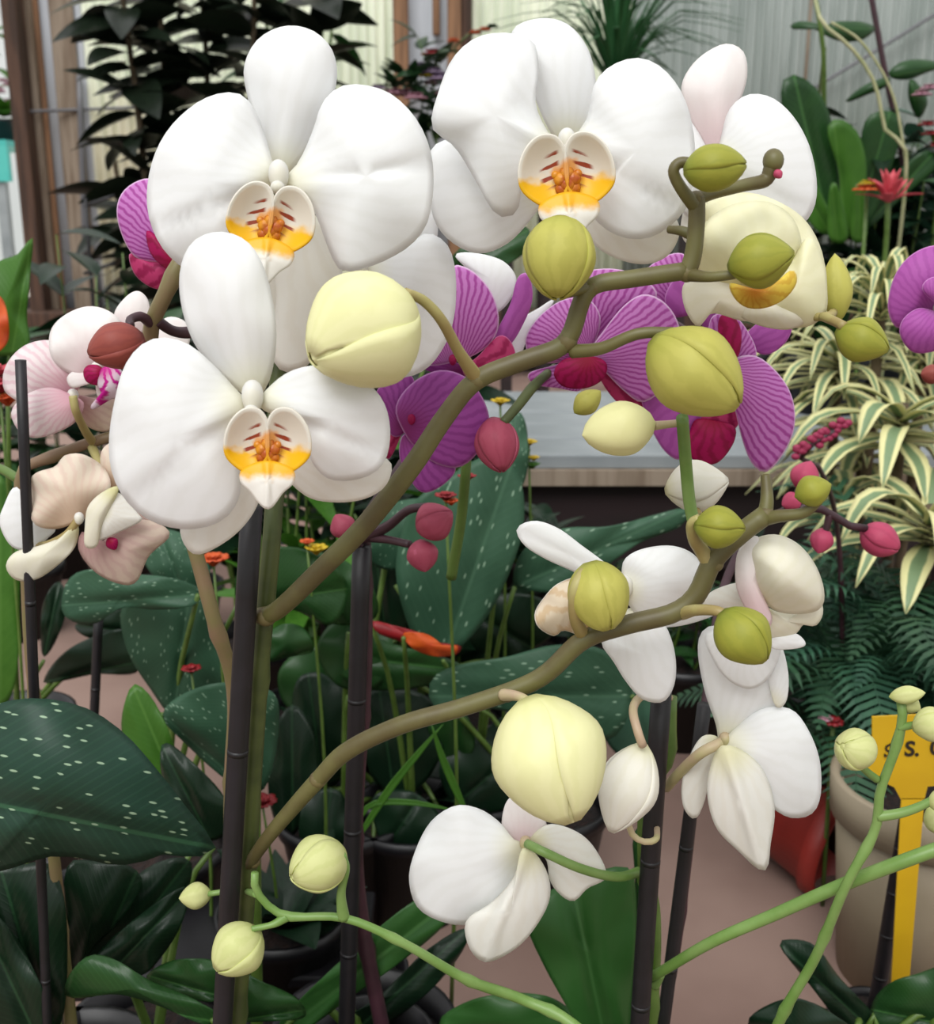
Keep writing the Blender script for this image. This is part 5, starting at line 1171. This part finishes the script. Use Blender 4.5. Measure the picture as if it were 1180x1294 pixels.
# ================================================================ magenta orchids
Mg = empty('orchid', (P(455, 1000, .58).x, .6, 0), 'magenta veined orchid on the dark centre stake with dusty red buds', 'orchid')
pot(Mg, (WP[Mg].x, .6, 0), .04, .11, M['blackpot'])
tube('stem', [WP[Mg] + Vector((.01, 0, .1)), P(450, 1100, .59), P(462, 850, .585), P(462, 700, .585), P(462, 660, .585), P(500, 600, .59), P(560, 520, .6), P(610, 460, .6), P(640, 430, .6), P(700, 400, .6), P(800, 390, .6), P(880, 430, .6), P(915, 470, .6)], [.005, .0045, .0035, .003, .003], M['stemred'], Mg, n=70, nodes=9)
stem('stem', [(458, 680, .58), (490, 665, .57), (515, 645, .56), (540, 640, .555)], [8, 6, 5], M['stemred'], Mg)
stem('pedicel', [(462, 678, .58), (490, 682, .57), (518, 688, .56)], [7, 5, 5], M['stemred'], Mg)
stem('pedicel', [(455, 690, .58), (440, 675, .575), (433, 665, .57)], [6, 5], M['stemred'], Mg)
bud(Mg, 549, 659, 26, 24, 30, .55, M['budred'], .4, shells=True); bud(Mg, 534, 702, 22, 21, 280, .55, M['budred'], .4, shells=False); bud(Mg, 433, 665, 18, 17, 120, .57, M['budred'], .4, shells=False)
bud(Mg, 628, 562, 36, 27, 280, .5, M['budred'], .3, shells=True, fat=.6)
stem('stem', [(635, 535, .5), (655, 512, .51), (675, 487, .52), (700, 465, .54)], [6, 7, 6], M['stemdk'], Mg)
stem('stem', [(570, 730, .62), (582, 660, .61), (588, 600, .6), (590, 560, .6)], [7, 6], M['stemmid'], Mg)
MG = [
 ((572, 455), .52, [
    ('petal', [(570, 458), (545, 462), (528, 455), (535, 420), (550, 390), (562, 350), (575, 335), (600, 345), (622, 372), (630, 405), (622, 430), (600, 448)], (575, 462), .0, 'mag', dict(cup=.006)),
    ('sepal', [(590, 340), (575, 322), (600, 320), (635, 330), (652, 352), (645, 378), (625, 395), (605, 370)], (600, 400), .012, 'white', dict(cup=.004)),
    ('petal', [(620, 455), (628, 420), (645, 385), (655, 350), (668, 348), (672, 380), (655, 420), (640, 440)], (618, 458), .004, 'mag3', dict(cup=.003)),
    ('lip', [(585, 468), (605, 450), (630, 425), (645, 432), (650, 455), (625, 475), (600, 482)], (590, 470), .0, 'crimv', dict(cup=.006)),
    ('sepal', [(528, 460), (560, 455), (590, 466), (575, 482), (545, 470)], (580, 468), .006, 'mag2', dict(cup=.002))]),
 ((520, 530), .51, [
    ('petal', [(510, 545), (500, 515), (520, 485), (555, 468), (590, 478), (612, 508), (618, 540), (605, 570), (580, 590), (550, 585), (525, 565)], (510, 540), .0, 'mag2', dict(cup=.008, wave=.001)),
    ('sepal', [(512, 545), (495, 550), (482, 520), (476, 495), (495, 478), (520, 475), (525, 510)], (510, 540), .006, 'mag2', dict(cup=.004)),
    ('sepal', [(512, 548), (545, 565), (575, 590), (560, 612), (535, 622), (518, 605), (505, 575)], (510, 540), .004, 'mag2', dict(cup=.006)),
    ('sepal', [(502, 560), (512, 530), (508, 520), (490, 530), (485, 560), (490, 580)], (508, 535), .01, 'crimv', dict(cup=.004))]),
 ((738, 450), .53, [
    ('petal', [(738, 452), (710, 458), (675, 455), (664, 430), (680, 402), (710, 380), (742, 378), (758, 400), (752, 430)], (740, 452), .0, 'mag', dict(cup=.008)),
    ('sepal', [(735, 440), (725, 400), (712, 365), (735, 345), (775, 340), (812, 352), (830, 375), (800, 400), (760, 425)], (740, 445), .008, 'mag', dict(cup=.006)),
    ('petal', [(745, 448), (765, 415), (790, 385), (815, 372), (842, 385), (858, 415), (855, 455), (838, 490), (812, 508), (790, 495), (765, 470)], (742, 450), -.004, 'mag', dict(cup=.008)),
    ('sepal', [(730, 455), (700, 462), (668, 472), (675, 485), (705, 490), (735, 492)], (738, 456), .004, 'mag', dict(cup=.003)),
    ('sepal', [(750, 455), (765, 490), (790, 515), (815, 512), (805, 490), (775, 465)], (748, 455), .006, 'crimv', dict(cup=.003)),
    ('sepal', [(700, 380), (680, 390), (650, 410), (645, 440), (655, 460), (665, 430)], (735, 440), .014, 'white', dict(cup=.002)),
    ('lip', [(712, 455), (742, 450), (765, 458), (762, 478), (740, 490), (712, 488), (700, 472)], (740, 455), -.01, 'crim', dict(cup=.006))]),
 ((905, 480), .53, [
    ('petal', [(880, 400), (850, 400), (840, 375), (860, 345), (890, 350), (915, 380), (925, 410), (905, 440)], (905, 470), .006, 'mag3', dict(cup=.005)),
    ('sepal', [(800, 360), (830, 330), (860, 320), (880, 340), (870, 375), (840, 395), (810, 390)], (870, 400), .014, 'mag', dict(cup=.004)),
    ('sepal', [(902, 460), (895, 430), (900, 400), (925, 398), (945, 420), (955, 450), (930, 470)], (905, 480), .0, 'mag', dict(cup=.004)),
    ('lip', [(915, 455), (908, 425), (910, 400), (925, 398), (936, 420), (932, 450)], (918, 460), -.006, 'crim', dict(cup=.003)),
    ('petal', [(912, 480), (925, 455), (955, 450), (985, 475), (1001, 505), (1003, 540), (990, 572), (968, 596), (950, 585), (938, 555), (928, 515)], (908, 480), -.004, 'mag', dict(cup=.009)),
    ('petal', [(898, 485), (860, 480), (820, 478), (810, 500), (820, 535), (840, 570), (862, 580), (880, 550), (895, 515)], (905, 482), .004, 'mag3', dict(cup=.006)),
    ('sepal', [(940, 430), (955, 410), (975, 400), (1000, 410), (990, 435), (965, 448)], (925, 450), .012, 'mag3', dict(cup=.003)),
    ('lip', [(872, 545), (880, 530), (905, 532), (928, 540), (925, 562), (905, 585), (880, 583), (866, 565)], (900, 525), .0, 'crim', dict(cup=.006)),
    ('sepal', [(905, 500), (885, 520), (880, 540), (900, 545), (930, 540), (930, 515)], (905, 490), .004, 'crimv', dict(cup=.004))]),
]
for c_, y_, ps in MG: flower(Mg, c_, y_, ps, csize=(6, 7), cmat='crimv')
Ml = empty('orchid', (P(318, 1200, .62).x, .62, 0), 'magenta veined orchid bloom half hidden left of the largest white bloom', 'orchid')
pot(Ml, WP[Ml], .036, .1, M['blackpot'])
tube('stem', [WP[Ml] + Vector((0, 0, .09)), P(322, 1000, .6), P(328, 750, .6), P(300, 520, .6), P(250, 400, .58), P(225, 335, .56)], [.004, .003], M['stemmid'], Ml, n=30)
flower(Ml, (222, 320), .53, [
    ('petal', [(222, 325), (200, 330), (172, 325), (155, 298), (148, 265), (158, 240), (185, 226), (215, 235), (235, 270)], (224, 325), .0, 'mag', dict(cup=.008)),
    ('sepal', [(222, 328), (195, 330), (165, 320), (170, 345), (190, 362), (212, 364), (228, 345)], (225, 325), .002, 'crimv', dict(cup=.005)),
    ('lip', [(186, 292), (205, 305), (228, 325), (225, 345), (205, 335), (190, 318)], (226, 330), -.006, 'crim', dict(cup=.005))], csize=(7, 8))
Mr = empty('orchid', (P(1230, 900, .6).x, .6, 0), 'soft purple orchid bloom cut by the right edge of the picture', 'orchid')
pot(Mr, WP[Mr], .036, .1, M['blackpot'])
tube('stem', [WP[Mr] + Vector((0, 0, .09)), P(1260, 800, .6), P(1255, 600, .58), P(1215, 450, .56), P(1190, 400, .55)], [.004, .003], M['stemmid'], Mr, n=30)
flower(Mr, (1185, 390), .53, [
    ('petal', [(1185, 392), (1160, 400), (1135, 415), (1122, 390), (1130, 350), (1152, 322), (1185, 310), (1220, 320), (1225, 360)], (1186, 395), .0, 'mag3', dict(cup=.01)),
    ('petal', [(1185, 395), (1160, 390), (1140, 405), (1138, 425), (1155, 445), (1185, 442), (1215, 430), (1210, 400)], (1186, 388), -.008, 'mag3', dict(cup=.008)),
    ('petal', [(1190, 390), (1165, 365), (1180, 350), (1220, 355), (1240, 390), (1220, 420)], (1186, 388), -.012, 'mag3', dict(cup=.006))], csize=(7, 8))
# dusty red buds on the right
R = empty('orchid', (FC.x, .52, 0), 'orchid with a thin purple-brown stem of pink-red buds at right, over the fern', 'orchid')
pot(R, WP[R], .036, .1, M['blackpot'])
tube('stem', [WP[R] + Vector((0, 0, .09)), P(848, 1230, .515), P(880, 980, .515), P(896, 860, .53), P(915, 740, .57), P(960, 662, .6), P(1020, 640, .6), P(1050, 650, .6), P(1072, 664, .6), P(1095, 668, .6)], [.004, .003, .0026, .0022], M['stemred'], R, n=50, nodes=9)
stem('pedicel', [(1000, 645, .61), (1008, 620, .61), (1016, 605, .61)], [4, 4], M['stemred'], R); stem('pedicel', [(985, 650, .61), (992, 642, .61), (1000, 635, .61)], [4, 4], M['stemred'], R)
stem('pedicel', [(1048, 650, .6), (1044, 668, .6), (1040, 678, .6)], [5, 4], M['stemred'], R)
bud(R, 1017, 601, 20, 19, 70, .61, M['budpink'], .2, shells=False); bud(R, 1000, 634, 14, 13, 200, .6, M['budpink'], .2, shells=False)
bud(R, 1112, 682, 25, 21, -30, .6, M['budpink'], .3, shells=True, fat=.55); bud(R, 1038, 683, 18, 15, 250, .6, M['budpink'], .3, shells=False)
rb = empty('red_spike', (P(1075, 900, 1.0).x, .98, 0), 'dry crimson flower spike lying behind the magenta bloom at right', 'flower')
tube('stem', [WP[rb], P(1062, 720, .95), P(1040, 600, .88), P(1005, 575, .85), P(1035, 555, .85), P(1072, 535, .85)], [.003, .002], M['stemred'], rb, n=20, sides=6)
for i in range(26):
    u = i/25; q = P(1003 + 66*u + random.uniform(-5, 5), 572 - 36*u + random.uniform(-9, 9), .85)
    ellip('floret', q, (RX, FW, UP), (.0036, .003, .0028), M['budpink'], rb, seg=8, rg=6)
dk = empty('dark_bud_plant', (P(1250, 900, .7).x, .7, 0), 'dark red bud at the right edge below the purple bloom', 'flower')
tube('stem', [WP[dk], P(1260, 600, .7), P(1210, 480, .65), P(1185, 473, .62)], [.003, .002], M['stemred'], dk, n=16, sides=7)
bud(dk, 1176, 473, 14, 13, 180, .61, M['budbrown'], .2, shells=False)
S.view_layers[0].update()

# ---------------------------------------------------------------- groups of repeats
GRP = {'orchid': 'potted orchids in bloom', 'plant_stake': 'stakes holding up the orchids', 'variegated_plant': 'cream-striped plants at the right',
       'leafy_pot_plant': 'leafy pot plants in the background', 'nursery_pot': 'black nursery pots on the floor', 'speckled_aroid': 'plants with white-speckled leaves',
       'orchid_leaves': 'orchid plants showing only leaves', 'shaded_leaf_plant': 'shaded leafy plants between the stems', 'plant_stand': 'dark wooden plant stands',
       'orange_flower': 'small orange flowers', 'red_flower': 'small red flowers', 'yellow_flower': 'small yellow flowers', 'dark_leaf_plant': 'dark-leaved plants at lower left'}
for o in list(S.objects):
    if o.parent is None and 'label' in o:
        g = GRP.get(o.name.split('.')[0])
        if g: o['group'] = g
